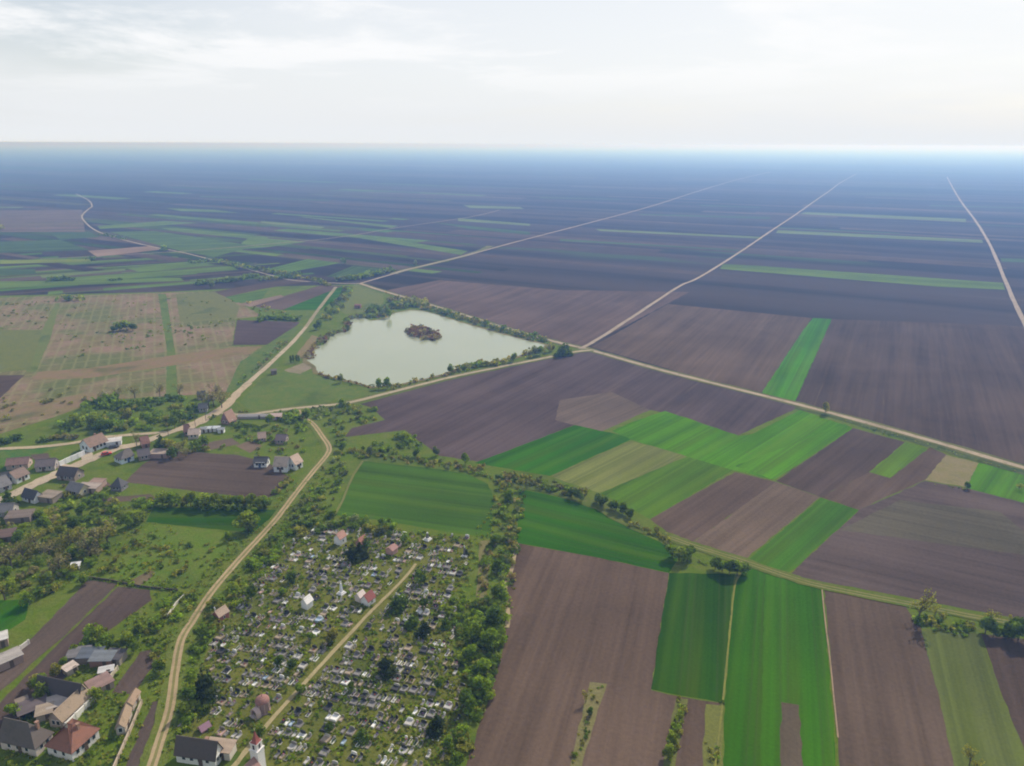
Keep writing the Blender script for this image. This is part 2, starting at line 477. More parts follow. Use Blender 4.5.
soil((781, 702, 799, 705, 805, 800, 781, 800), (0.11, 0.085, 0.06), dirpx(790, 760, 789, 705))
soil((824, 590, 905, 605, 921, 628, 940, 700, 962, 800, 842, 800, 831, 660), (0.108, 0.076, 0.058), dirpx(900, 760, 870, 610))
crop((921, 628, 981, 634, 1000, 690, 1045, 800, 962, 800, 940, 700), (0.100, 0.120, 0.036), dirpx(980, 760, 950, 640))
soil((981, 634, 1090, 646, 1090, 800, 1045, 800, 1000, 690), S2, dirpx(1020, 720, 1000, 650))
grass((706, 704, 724, 706, 722, 800, 700, 800), (0.15, 0.16, 0.045))
grass((590, 682, 607, 684, 583, 760, 577, 800, 562, 800, 572, 757), (0.19, 0.17, 0.08))
grass((676, 699, 688, 699, 676, 760, 670, 800, 655, 800, 664, 757), (0.13, 0.14, 0.045))
# tilled and sown plots in and behind the village
soil((125, 482, 142, 465, 165, 450, 238, 455, 268, 462, 290, 478, 278, 494, 262, 499, 200, 492), (0.096, 0.070, 0.058), dirpx(150, 470, 260, 478))
crop((146, 522, 155, 507, 285, 510, 266, 522, 252, 533), G5, dirpx(150, 515, 260, 515))
soil((30, 640, 88, 580, 118, 584, 60, 640, -10, 700, -20, 690), (0.105, 0.078, 0.066), dirpx(30, 640, 100, 582))
soil((-10, 712, 62, 640, 118, 587, 150, 590, 152, 600, 96, 640, 70, 672, 20, 722, -20, 770), (0.092, 0.066, 0.058), dirpx(30, 690, 120, 595))
soil((140, 652, 158, 648, 160, 656, 134, 694, 112, 693), (0.10, 0.073, 0.064), dirpx(125, 690, 150, 655))
soil((152, 702, 163, 700, 158, 720, 146, 766, 138, 800, 118, 800, 126, 766), (0.10, 0.075, 0.066), dirpx(135, 760, 157, 710))
crop((-30, 600, 30, 600, 25, 620, -5, 640, -40, 640), G2, dirpx(0, 620, 30, 600))
grass((0, 448, 60, 446, 45, 452, 20, 470, -30, 480, -30, 455), (0.055, 0.135, 0.025))
grass((150, 524, 245, 535, 225, 556, 200, 580, 150, 590, 105, 578, 130, 545), (0.100, 0.165, 0.018))
grass((282, 372, 300, 366, 340, 384, 370, 390, 400, 389, 330, 402, 250, 410, 240, 402, 262, 378), (0.095, 0.150, 0.030))
grass((355, 284, 383, 294, 384, 302, 372, 312, 345, 314, 340, 310), (0.130, 0.160, 0.045))
grass((480, 541, 490, 540, 487, 602, 476, 600), (0.19, 0.165, 0.08))
grass((284, 370, 306, 362, 312, 368, 300, 374, 288, 372), (0.26, 0.21, 0.16))
grass((298, 352, 312, 335, 322, 338, 305, 358, 296, 360), (0.23, 0.17, 0.10))
grass((285, 545, 300, 531, 335, 529, 400, 534, 470, 537, 468, 580, 448, 598, 462, 620, 452, 645, 460, 680, 468, 705, 462, 725, 440, 766, 425, 810, 262, 810, 262, 770, 240, 752, 178, 738, 190, 700, 205, 655, 218, 625, 238, 590, 262, 562), (0.125, 0.135, 0.028))
soil((200, 444, 232, 438, 240, 444, 206, 451), (0.14, 0.105, 0.08), dirpx(205, 447, 235, 441))
soil((236, 446, 252, 440, 262, 446, 250, 453), (0.17, 0.125, 0.09), dirpx(240, 446, 255, 444))
soil((66, 486, 108, 482, 112, 487, 70, 492), (0.13, 0.095, 0.075), dirpx(70, 488, 108, 485))
soil((100, 498, 150, 494, 158, 499, 104, 503), (0.12, 0.09, 0.07), dirpx(104, 500, 150, 497))
soil((30, 455, 48, 453, 50, 458, 34, 460), (0.11, 0.08, 0.068), dirpx(30, 457, 48, 455))
soil((128, 583, 150, 570, 156, 573, 138, 588), (0.16, 0.125, 0.075), dirpx(130, 583, 150, 572))
# the old orchard
sheet("orchard_ground", px(-60, 299, 60, 296, 160, 293, 215, 291, 240, 303, 262, 316, 236, 319, 232, 346, 280, 347, 262, 368, 225, 393, 170, 396, 100, 400, 60, 415, 0, 434, -60, 445), ORCH, (1, 1, 1), dirpx(168, 380, 163, 300))
soil((-30, 376, 25, 375, 0, 398, -30, 414), S2, dirpx(0, 380, 30, 376))
soil((237, 320, 300, 322, 279, 345, 233, 345), (0.082, 0.058, 0.058), dirpx(237, 330, 290, 332))
soil((213, 292, 256, 284, 300, 278, 311, 281, 262, 289, 226, 297), S2, dirpx(215, 293, 300, 280))
soil((246, 306, 284, 296, 322, 285, 344, 286, 283, 310), (0.10, 0.07, 0.06), dirpx(250, 306, 322, 286))
grass((158, 294, 166, 294, 175, 350, 178, 396, 166, 396, 167, 350), (0.095, 0.15, 0.035))
grass((42, 330, 56, 303, 60, 303, 50, 340, 36, 372, 26, 372), (0.125, 0.16, 0.05))
grass((0, 330, 42, 330, 30, 370, 0, 372, -60, 374, -60, 332), (0.13, 0.15, 0.05))
sheet('fallow_strip', px(38, 372, 90, 368, 168, 356, 228, 348, 262, 346, 250, 354, 170, 366, 90, 378, 30, 380), GRASS, (0.225, 0.15, 0.10), dirpx(40, 376, 168, 362))
sheet('fallow_strip', px(0, 408, 60, 398, 95, 392, 100, 400, 60, 412, 0, 424), GRASS, (0.22, 0.155, 0.10), dirpx(0, 416, 90, 396))
sheet('orchard_ground', px(176, 294, 215, 292, 240, 306, 236, 318, 180, 322), GRASS, (0.14, 0.15, 0.06))
grass((240, 362, 296, 326, 302, 326, 262, 366, 240, 388, 225, 394), (0.085, 0.14, 0.032))

# many more narrow holdings, tilled, fallow and sown
FR = random.Random(77)
def holding(x, y, ln, wd, col, d, name="field_strip"):
    c = P(x, y); u = d.normalized(); n = Vector((-u.y, u.x, 0))
    pts = [c - u * ln / 2 - n * wd / 2, c + u * ln / 2 - n * wd / 2, c + u * ln / 2 + n * wd / 2, c - u * ln / 2 + n * wd / 2]
    sheet(name, pts, SOIL, col, u, 0.0)
D_L1, D_L2 = dirpx(60, 279, 232, 267), dirpx(110, 231, 256, 246)
PAL_ = [(0.082, 0.058, 0.050), (0.050, 0.037, 0.036), (0.098, 0.071, 0.060), (0.115, 0.088, 0.068), (0.040, 0.033, 0.032), (0.040, 0.066, 0.020), (0.065, 0.095, 0.026), (0.085, 0.085, 0.040)]
PAL_ = [tuple(k * .82 for k in c) for c in PAL_]
GRN_ = [(0.085, 0.14, 0.028), (0.10, 0.155, 0.03), (0.06, 0.12, 0.02)]
for i in range(60):
    holding(FR.uniform(-20, 230), FR.uniform(254, 289), FR.uniform(70, 210), FR.uniform(7, 18), FR.choice(PAL_ + GRN_), D_L1)
for i in range(60):
    y = FR.uniform(178, 262); holding(FR.uniform(-20, 420), y, FR.uniform(160, 520), FR.uniform(8, 26) * (1 + (262 - y) / 60), FR.choice(PAL_ + GRN_), D_L2)
for i in range(44):
    y = 166 + 92 * FR.random() ** 1.5; holding(FR.uniform(380, 1040), y, FR.uniform(250, 800), FR.uniform(7, 24) * (1 + (300 - y) / 70), FR.choice(PAL_[:5] if FR.random() < .8 else PAL_), D_FAR)
for i in range(46):
    y = 149 + 22 * FR.random() ** 1.3; holding(FR.uniform(-50, 1080), y, FR.uniform(900, 3500), FR.uniform(60, 220), FR.choice(PAL_ + [(0.03, 0.05, 0.02)] * 3), D_FAR)

# narrow sown holdings in the distance, one by one
GF = (0.095, 0.150, 0.030); GP = (0.12, 0.16, 0.06); GT = (0.05, 0.085, 0.035); TN = (0.21, 0.15, 0.115)
for xy, c in (
    ((723, 264, 760, 266, 1003, 283, 1005, 290, 940, 287, 720, 269), GF),
    ((778, 230, 982, 240, 983, 243, 776, 233), GP), ((806, 212, 966, 219, 966, 222, 800, 214), GP), ((775, 227, 900, 233, 900, 234, 775, 228), GT),
    ((595, 229, 762, 237, 762, 239, 600, 231), GP), ((560, 239, 740, 250, 738, 251, 560, 241), GT),
    ((640, 214, 770, 217, 770, 219, 640, 215), GT), ((1000, 258, 1090, 261, 1090, 264, 1002, 262), GT), ((930, 205, 1040, 208, 1040, 209, 930, 206), GT),
    ((346, 236, 361, 235, 468, 251, 461, 255), GF), ((300, 217, 306, 217, 398, 226, 392, 228), GF), ((458, 218, 530, 224, 530, 226, 458, 221), GP),
    ((431, 222, 530, 232, 530, 235, 470, 229), GT), ((463, 205, 520, 207, 524, 209, 470, 208), GP), ((261, 221, 325, 227, 320, 229, 261, 223), GP),
    ((250, 237, 306, 242, 270, 247, 232, 250), GF), ((268, 269, 308, 259, 341, 263, 280, 274), (0.075, 0.135, 0.026)), ((326, 277, 353, 266, 386, 269, 352, 278), GT),
    ((321, 310, 283, 310, 343, 286, 346, 287, 339, 297), G1), ((225, 297, 268, 290, 262, 299, 236, 303), (0.075, 0.135, 0.026)), ((240, 304, 281, 295, 284, 297, 250, 307), TN),
    ((110, 232, 155, 231, 256, 246, 214, 257, 180, 251), (0.070, 0.115, 0.028)), ((160, 228, 175, 228, 270, 237, 262, 240, 180, 232), GF), ((165, 208, 215, 210, 240, 213, 180, 211), GF),
    ((97, 226, 165, 221, 200, 223, 100, 229), GF), ((0, 260, 93, 259, 94, 262, 0, 264), (0.15, 0.19, 0.03)), ((-60, 261, 0, 260, 0, 264, -60, 265), (0.15, 0.19, 0.03)),
    ((88, 251, 150, 246, 167, 249, 97, 257), TN), ((125, 268, 190, 262, 216, 265, 140, 272), GF), ((60, 278, 150, 272, 232, 266, 238, 270, 150, 277, 70, 282), GF),
    ((-60, 270, 35, 269, 36, 274, -60, 276), GT), ((40, 275, 125, 269, 126, 271, 42, 278), GP), ((-60, 282, 60, 281, 180, 278, 184, 281, 0, 288, -60, 289), GF),
    ((-60, 243, 60, 240, 90, 250, 0, 253, -60, 253), GT), ((-60, 206, 25, 207, 20, 208, -60, 208), GP), ((50, 233, 90, 232, 100, 237, 60, 240), GT),
    ((200, 196, 330, 200, 330, 201, 200, 197), GT), ((330, 190, 420, 192, 420, 193, 330, 191), GT), ((540, 197, 620, 199, 620, 200, 540, 198), GT), ((700, 205, 760, 207, 760, 208, 700, 206), GT),
    ((-60, 211, 82, 210, 85, 232, -60, 232), (0.12, 0.085, 0.08)),
):
    sheet("crop_field" if c not in (TN,) else "stubble_field", px(*xy), CROP if c not in (TN,) else SOIL, c, P(xy[2], xy[3]) - P(xy[0], xy[1]), 0.0)

# ---------------------------------------------------------------- roads and tracks
def smooth(pts, n=6):
    out = []
    for i in range(len(pts) - 1):
        p0, p1, p2, p3 = pts[max(i - 1, 0)], pts[i], pts[i + 1], pts[min(i + 2, len(pts) - 1)]
        for j in range(n):
            t = j / n
            out.append(0.5 * ((2 * p1) + (p2 - p0) * t + (2 * p0 - 5 * p1 + 4 * p2 - p3) * t * t + (3 * p1 - p0 - 3 * p2 + p3) * t ** 3))
    out.append(pts[-1])
    return out
ROAD_Z = [LAYER[0] + 0.002]
def ribbon(name, xy, width, col, mat=None, off=0.0, jit=0.16, raw=None, label=None, n=6):
    ROAD_Z[0] += 0.0008
    c = smooth(raw if raw else px(*xy), n)
    vs, fs = [], []
    ws = width if isinstance(width, (tuple, list)) else (width, width)
    for i, p in enumerate(c):
        d = (c[min(i + 1, len(c) - 1)] - c[max(i - 1, 0)]).normalized()
        nrm = Vector((-d.y, d.x, 0))
        w = ws[0] + (ws[1] - ws[0]) * i / (len(c) - 1)
        a = p + nrm * (off + w / 2 * (1 + random.uniform(-jit, jit))); b = p + nrm * (off - w / 2 * (1 + random.uniform(-jit, jit)))
        vs += [(a.x, a.y, ROAD_Z[0]), (b.x, b.y, ROAD_Z[0])]
        if i: fs.append((2 * i - 2, 2 * i - 1, 2 * i + 1, 2 * i))
    me = bpy.data.meshes.new(name); me.from_pydata(vs, [], fs); me.update()
    if me.polygons[0].normal.z < 0: me.flip_normals()
    o = link(name, me, mat or TRACK); o.color = (*col, 1)
    tag(o, label=label, kind='structure')
    return o

VERGE = (0.12, 0.14, 0.045); DUST = (0.36, 0.29, 0.215); RUT = (0.36, 0.275, 0.17)
R_MAIN = (360, 283.5, 383, 291, 431, 305, 470, 317, 512, 330, 560, 343, 590, 350, 650, 367, 700, 380, 800, 405, 900, 432, 1024, 468, 1120, 496)
ribbon("verge", R_MAIN, 8, (0.12, 0.125, 0.05), GRASS)
ribbon("track", R_MAIN, 3.4, DUST)
ribbon("ditch_verge", (795, 408, 830, 416, 860, 425, 900, 437, 950, 452, 1024, 473, 1100, 494), (3.0, 5.0), (0.055, 0.085, 0.03), GRASS)
R_SHORE = (592, 350, 575, 352, 545, 358, 500, 367, 450, 377.5, 400, 390, 350, 402.5, 320, 406, 290, 409, 268, 412, 245, 415, 222, 413)
ribbon("verge", R_SHORE, 7, VERGE, GRASS)
ribbon("track", R_SHORE, 2.8, (0.36, 0.30, 0.21))
ribbon("track", (580, 349, 600, 338, 640, 312, 680, 286, 700, 277, 740, 252, 768, 233, 795, 215, 812, 203, 832, 189, 840, 183, 856, 174), (3.0, 3.6), (0.34, 0.28, 0.22))
ribbon("track", (1060, 390, 1024, 322, 1007, 285, 990, 245, 975, 220, 962, 203, 954, 190, 947, 177), (3.6, 4.2), (0.34, 0.28, 0.23))
ribbon("verge", (393, 274, 406, 270, 468, 255, 490, 246), 9, (0.16, 0.16, 0.07), GRASS)
ribbon("track", (360, 283.5, 393, 274, 406, 270, 468, 255, 512, 243, 585, 224, 652, 206, 702, 190, 740, 179, 770, 172), (3.2, 4.5), (0.32, 0.26, 0.21))
ribbon("track", (360, 283.5, 343, 283.5, 306, 281.5, 285, 279, 262, 273, 236, 266, 207, 258.5, 180, 252, 140, 244, 110, 236, 95, 230, 86, 223, 82, 216, 88, 209.5, 92, 206, 88, 200, 76, 194), 2.6, (0.34, 0.29, 0.23))
ribbon("track", (40, 259, 120, 255, 200, 250, 270, 244, 320, 239.5, 361, 234, 395, 228, 470, 217, 500, 210), 4, (0.20, 0.16, 0.13))
ribbon("track", (336, 287, 318, 310, 306, 327, 290, 345), 3, (0.28, 0.24, 0.16))
ribbon("road", (306, 327, 290, 345, 262, 371, 240, 390, 222, 408, 195, 424, 165, 434, 142, 443, 116, 449, 94, 458, 70, 468), (2.6, 6), (0.40, 0.33, 0.245))
ribbon("road", (250, 383, 240, 391, 222, 409, 195, 424, 180, 430), (3, 8.5), (0.41, 0.33, 0.235))
ribbon("road", (70, 468, 50, 477, 24, 489, 0, 501, -40, 520), 6.0, (0.41, 0.34, 0.26))
ribbon("track", (175, 432, 130, 435, 100, 438, 75, 443, 40, 447, 0, 449, -40, 452), 3.2, (0.40, 0.33, 0.23))
ribbon("track", (70, 468, 62, 466, 50, 468), 4, (0.42, 0.34, 0.26))
ribbon("track", (88, 460, 86, 455, 84, 453), 5, (0.42, 0.36, 0.28))
R_LANE = (298, 410, 302, 417, 313, 424, 322, 436, 329, 447, 327, 455, 315, 469.5, 300, 488, 278, 517, 262, 535, 239, 560, 211, 593, 194, 619, 181, 641, 174.5, 675, 170, 708, 160, 741, 150, 772, 140, 800)
ribbon("verge", R_LANE, 5.5, (0.115, 0.155, 0.03), GRASS)
ribbon("lane", R_LANE, 0.8, RUT, off=0.72)
ribbon("lane", R_LANE, 0.8, RUT, off=-0.72)
ribbon("lane", R_LANE, 0.64, (0.19, 0.18, 0.07))
ribbon("path", (416, 564, 403, 580, 380, 603, 366, 617, 325, 661, 284, 706, 259, 735, 233, 768, 215, 792), (0.95, 1.35), (0.34, 0.285, 0.16))
R_FT = (503, 483, 545, 489, 592, 504, 634, 526, 668, 537, 700, 548, 742, 561, 786, 576, 821, 586, 911, 604, 970, 616, 1019, 624, 1080, 634)
ribbon("verge", R_FT, (6, 3.4), (0.10, 0.135, 0.026), GRASS)
R_FT2 = R_FT[8:]
ribbon("track", R_FT2, 0.4, (0.22, 0.19, 0.09), off=0.7); ribbon("track", R_FT2, 0.4, (0.22, 0.19, 0.09), off=-0.7)
ribbon("path", (747, 568, 738, 577, 734, 592, 731, 620, 728, 650, 723, 700, 716, 760, 712, 800), 0.45, (0.20, 0.20, 0.05))
ribbon("path", (822, 590, 825, 620, 830, 660, 834, 700, 838, 738), 0.35, (0.30, 0.22, 0.15))
ribbon("path", (517, 544, 511, 572, 505, 588, 508, 612, 507, 628), 1.3, (0.34, 0.27, 0.17))
ribbon("path", (363, 461, 352, 478, 342, 502, 334, 516), 1.0, (0.15, 0.155, 0.05))

# ---------------------------------------------------------------- pond
POND = (307, 361, 311, 353, 322, 342, 331, 336, 350, 330, 349, 325, 345, 322, 352, 319, 362, 318, 372, 321, 381, 320, 396, 313, 410, 310.5, 422, 311, 440, 316, 462, 323, 490, 331, 520, 339, 545, 345, 541, 350, 525, 354,
        512, 358, 495, 361, 475, 364, 452, 370, 444, 374, 420, 380, 400, 384, 372, 387, 352, 381, 332, 377, 318, 373, 316, 367)
pp = px(*POND)
sheet("pond_bank", [p + (p - P(420, 345)).normalized() * 3.0 for p in pp], GRASS, (0.19, 0.155, 0.085), None, 0.8)
pond = sheet("pond", pp, WATER, (1, 1, 1), None, 0.5, 3.0)
pond.location.z += 0.004

# ---------------------------------------------------------------- buildings
LM = {}          # short names of landmarks -> place, used to word the labels of repeats
def colored(o, c): o.color = (*c, 1); return o

_wm = MB().box((0, 0, 0.65), (1.0, 0.14, 1.3)).mesh("window"); _wm.materials.append(PLASTER)
_pm = MB().box((0, -0.075, 0.65), (0.76, 0.04, 1.06)).mesh("pane"); _pm.materials.append(GLASS)
def window(parent, x, y, z, rz, s=1.0, frame=(0.75, 0.75, 0.75)):
    w = colored(link("window", _wm, None, parent), frame)
    w.location = (x, y, z); w.rotation_euler = (0, 0, rz); w.scale = (s, 1, s)
    p = link("pane", _pm, None, w)
    return w

def frame3(a, b, c):
    """ground frame from three pixels: front-left, front-right and a corner at the back"""
    a, b, c = P(*a), P(*b), P(*c)
    u = (b - a).normalized(); L = (b - a).length
    n = Vector((-u.y, u.x, 0)); w = (c - b).dot(n)
    mid = (a + b) / 2 + n * (w / 2)
    ang = math.atan2(u.y, u.x) + (0 if w > 0 else math.pi)
    return mid, L, abs(w), ang

def house(name, label, place, h, rise, roofc, wallc, cat='house', hip=(0, 0), over=0.35, win=(2, 2, 1, 1), door=None, doorc=(0.12, 0.08, 0.05),
          chim=None, lm=None, group=None, thick=0.16, cross=False, wins=1.0):
    if len(place) == 3: loc, L, W, ang = frame3(*place)
    else:
        (x, y), L, W, ang = place; loc = P(x, y); ang = rad(ang)
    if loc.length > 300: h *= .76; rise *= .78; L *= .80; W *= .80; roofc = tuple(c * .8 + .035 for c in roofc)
    e = tag(empty(name, loc, ang), label, cat, group)
    if lm: LM[lm] = loc.copy()
    hw, hl = W / 2, L / 2
    w = MB().box((0, 0, h / 2 - 0.15), (L, W, h + 0.3))
    x0, x1 = -hl + hip[0], hl - hip[1]
    r2 = rise - 0.03
    if rise > 0.3:
        w.add([(x0, -hw, h), (x1, -hw, h), (x1, hw, h), (x0, hw, h), (x0, 0, h + r2), (x1, 0, h + r2)],
              [(0, 1, 5, 4), (2, 3, 4, 5), (1, 2, 5), (3, 0, 4)])
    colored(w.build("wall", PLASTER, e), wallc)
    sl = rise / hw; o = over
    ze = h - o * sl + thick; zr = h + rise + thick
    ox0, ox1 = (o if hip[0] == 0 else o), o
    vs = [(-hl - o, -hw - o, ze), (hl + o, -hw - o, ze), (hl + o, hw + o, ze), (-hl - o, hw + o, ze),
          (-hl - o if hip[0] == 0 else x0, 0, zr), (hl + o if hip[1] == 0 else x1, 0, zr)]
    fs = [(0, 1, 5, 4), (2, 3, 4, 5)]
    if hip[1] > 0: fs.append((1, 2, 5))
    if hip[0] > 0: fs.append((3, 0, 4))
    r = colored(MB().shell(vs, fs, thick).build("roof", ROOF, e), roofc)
    if rise > 1:
        rc = MB(); rc.tube((vs[4][0], 0, zr), (vs[5][0], 0, zr), 0.13, 0.13, 5)
        colored(rc.build("ridge_cap", ROOF, r), tuple(min(1, k * 1.15) for k in roofc))
    for cx, cyy in (chim or []):
        zt = h + rise * (1 - abs(cyy) / hw)
        c = MB().box((cx, cyy, zt + 0.35), (0.6, 0.6, 1.9)).box((cx, cyy, zt + 1.36), (0.75, 0.75, 0.14))
        colored(c.build("chimney", PLASTER, r), (0.33, 0.2, 0.15))
    nf, nb, n0, n1 = win
    zs = h * 0.36 if h < 3.6 else h * 0.4
    for n, yy, rz in ((nf, -hw, 0.0), (nb, hw, math.pi)):
        for i in range(n): window(e, -hl + L * (i + 1) / (n + 1), yy, zs, rz, wins)
    for n, xx, rz in ((n0, -hl, -math.pi / 2), (n1, hl, math.pi / 2)):
        for i in range(n): window(e, xx, -hw + W * (i + 1) / (n + 1), zs, rz, wins)
    if door is not None:
        xx = -hl + L * door
        dm = MB().box((xx, -hw - 0.03, 1.0), (0.95, 0.14, 2.1))
        d = colored(dm.build("door", TIMBER, e), doorc)
        colored(MB().box((xx + 0.33, -hw - 0.13, 1.0), (0.06, 0.06, 0.18)).build("handle", PAINT, d), (0.5, 0.5, 0.5))
    if cross:
        c = MB().box((-hl, 0, zr + 0.7), (0.14, 0.14, 1.5)).box((-hl, 0, zr + 0.95), (0.14, 0.8, 0.14))
        colored(c.build("cross", PAINT, e), (0.7, 0.7, 0.7))
    return e

def shed(label, x, y, L, W, ang, h, roofc, wallc, slope=0.5, name="shed", open_front=False, group=None, lm=None, cat='shed'):
    loc = P(x, y)
    e = tag(empty(name, loc, rad(ang)), label, cat, group)
    if lm: LM[lm] = loc.copy()
    hl, hw = L / 2, W / 2
    w = MB()
    z0, z1 = h, h + slope
    if open_front:
        for sx in (-1, 0, 1): w.box((sx * (hl - 0.1), -hw + 0.1, z0 / 2), (0.2, 0.2, z0))
        w.box((0, hw - 0.06, z1 / 2), (L, 0.12, z1)).box((-hl + 0.06, 0, z0 / 2), (0.12, W - 0.3, z0)).box((hl - 0.06, 0, z0 / 2), (0.12, W - 0.3, z0))
    else:
        w.add([(-hl, -hw, -0.2), (hl, -hw, -0.2), (hl, hw, -0.2), (-hl, hw, -0.2), (-hl, -hw, z0), (hl, -hw, z0), (hl, hw, z1), (-hl, hw, z1)],
              [(3, 2, 1, 0), (4, 5, 6, 7), (0, 1, 5, 4), (1, 2, 6, 5), (2, 3, 7, 6), (3, 0, 4, 7)])
    colored(w.build("wall", TIMBER if open_front else PLASTER, e), wallc)
    o = 0.3; k = slope / W * o
    r = MB().shell([(-hl - o, -hw - o, z0 - k + 0.14), (hl + o, -hw - o, z0 - k + 0.14), (hl + o, hw + o, z1 + k + 0.14), (-hl - o, hw + o, z1 + k + 0.14)], [(0, 1, 2, 3)], 0.12)
    colored(r.build("roof", ROOF, e), tuple(c * .8 for c in roofc))
    d = colored(MB().box((hl * 0.4, -hw - 0.03, 0.95), (0.9, 0.1, 1.9)).build("door", TIMBER, e), (0.13, 0.1, 0.08))
    return e

def wall_line(label, xy, h, t, col, name="boundary_wall", cat="wall", posts=True):
    pts = px(*xy); a = pts[0]
    e = tag(empty(name, a), label, cat)
    m, cp, ps = MB(), MB(), MB()
    for p, q in zip(pts, pts[1:]):
        d = q - p; ang = math.atan2(d.y, d.x); c = (p + q) / 2 - a
        m.box((c.x, c.y, h / 2 - 0.1), (d.length, t, h + 0.2), ang)
        cp.box((c.x, c.y, h + 0.055), (d.length + 0.1, t + 0.1, 0.1), ang)
        k = max(1, round(d.length / 3.5))
        for i in range(0 if p is pts[0] else 1, k + 1):
            b = p.lerp(q, i / k) - a
            if posts: colored(MB().box((b.x, b.y, h / 2 + 0.08), (t + 0.16, t + 0.16, h + 0.3), ang).build("pier", PLASTER, e), tuple(c * 0.9 for c in col))
    colored(m.build("panel", PLASTER, e), col)
    colored(cp.build("coping", PLASTER, e), tuple(min(1, c * 1.12) for c in col))
    return e

# houses at the lower left corner
house("house", "dark roofed house with half-hipped end beside the red pyramid-roofed house", ((2, 749), (37, 757), (57, 742)), 2.8, 3.6, (0.13, 0.11, 0.10), (0.62, 0.54, 0.49), hip=(0, 3.2), win=(3, 2, 1, 2), door=0.55, chim=[(3.0, 0.8)], lm="the dark half-hipped house")
house("house", "red hipped tile roof house with white walls, largest roof at the bottom edge", ((73.5, 762), (100, 738), (49, 754)), 2.8, 3.9, (0.26, 0.125, 0.092), (0.74, 0.71, 0.70), hip=(4.6, 4.2), win=(4, 2, 2, 2), door=0.5, chim=[(0.5, -1.6)], lm="the red hipped house")
house("barn", "long tan roofed barn stretching back behind the red hipped house", ((64, 729), (92, 702), (50, 727)), 2.4, 2.0, (0.33, 0.255, 0.19), (0.42, 0.37, 0.35), cat='barn', win=(0, 2, 2, 0), door=0.3, lm="the long tan barn")
wall_line("white plastered boundary wall along the long tan roofed barn", (67, 729, 95, 701), 1.7, 0.25, (0.74, 0.72, 0.68))
house("barn", "wide barn with dark roof slope and pale ridge at the back of the yard", ((38, 699), (80, 708), (86, 699)), 2.5, 3.2, (0.085, 0.075, 0.08), (0.5, 0.46, 0.42), cat='barn', win=(0, 0, 0, 1), door=0.4, lm="the dark barn")
shed("flat pale roofed shed between the dark barn and the long tan barn", 62, 708, 5.2, 3.8, 28, 2.2, (0.52, 0.46, 0.43), (0.36, 0.27, 0.22), 0.3)
shed("small square tan roofed shed in the yard behind the half-hipped house", 46, 717, 3.2, 3.0, 25, 2.0, (0.42, 0.34, 0.27), (0.4, 0.36, 0.33), 0.4)
shed("little orange roofed lean-to against the dark barn", 48, 702, 4.0, 2.0, 20, 1.8, (0.50, 0.27, 0.14), (0.3, 0.25, 0.2), 0.3)
shed("open fronted shed with purple grey roof at the yard's left side", 34, 713, 6.0, 4.0, 40, 2.2, (0.16, 0.13, 0.14), (0.25, 0.2, 0.16), 0.4, open_front=True)
shed("tiny white walled outhouse by the bushes left of the yard", 24, 709, 2.2, 2.0, 40, 2.2, (0.3, 0.24, 0.2), (0.72, 0.7, 0.68), 0.3)
house("outbuilding", "upper of two joined narrow outbuildings with light brown roof by the lane", ((133.5, 711), (141, 698), (127, 709)), 1.9, 0.9, (0.33, 0.235, 0.17), (0.48, 0.42, 0.37), cat='outbuilding', win=(1, 1, 0, 0), door=0.6, over=0.25)
house("outbuilding", "lower of two joined narrow outbuildings with light brown roof by the lane", ((126, 734), (132.5, 715), (118.5, 731)), 2.0, 1.1, (0.31, 0.23, 0.165), (0.5, 0.45, 0.4), cat='outbuilding', win=(1, 2, 1, 0), door=0.4, over=0.25, lm="the narrow outbuildings")
wall_line("low tan plot wall running down from the narrow outbuildings to the bottom edge", (142, 704, 134, 724, 125, 745, 112, 775), 1.1, 0.2, (0.42, 0.34, 0.26))
shed("leftmost rusty grey shed of the untidy row behind the bushes", 80, 659, 5.0, 3.5, 12, 2.0, (0.22, 0.21, 0.22), (0.32, 0.27, 0.24), 0.4)
shed("slate blue roofed shed, second from left in the untidy row", 92, 660, 5.5, 3.6, 5, 2.1, (0.14, 0.16, 0.20), (0.25, 0.22, 0.2), 0.4)
shed("pale blue roofed shed, third from left in the untidy row", 104, 663, 5.5, 3.4, 2, 2.0, (0.22, 0.24, 0.27), (0.35, 0.2, 0.16), 0.4)
shed("dark roofed shed at the right end of the untidy row", 116, 661, 4.4, 3.4, -5, 2.0, (0.12, 0.11, 0.12), (0.3, 0.26, 0.22), 0.4)
shed("pinkish roofed hen house at the bend of the garden wall", 101, 689, 5.0, 4.0, 50, 2.0, (0.33, 0.22, 0.20), (0.4, 0.33, 0.28), 0.4)
shed("whitish hutch among bushes left of the untidy shed row", 71, 672, 2.8, 2.2, 60, 1.6, (0.62, 0.52, 0.47), (0.5, 0.42, 0.38), 0.3)
shed("small white roofed hutch in front of the untidy shed row", 107, 674, 3.2, 1.8, 20, 1.4, (0.66, 0.64, 0.64), (0.4, 0.36, 0.34), 0.2)
wall_line("thin garden wall from the untidy shed row down to the pinkish hen house", (118, 670, 108, 683, 98, 697), 1.2, 0.18, (0.48, 0.42, 0.33))
shed("white flat roofed shed at the picture's left edge above the ploughed strips", 0, 645, 4, 3.5, 35, 2.4, (0.66, 0.64, 0.62), (0.35, 0.25, 0.22), 0.3)
shed("long pale grey flat roofed stable at the picture's left edge", 2, 667, 9, 4.0, 50, 2.2, (0.44, 0.40, 0.38), (0.36, 0.27, 0.24), 0.3, lm="the pale stable")
wall_line("low pale wall running from the long flat roofed stable beside the ploughed strip", (15, 656, 21, 650, 29, 644), 1.2, 0.25, (0.55, 0.52, 0.5))
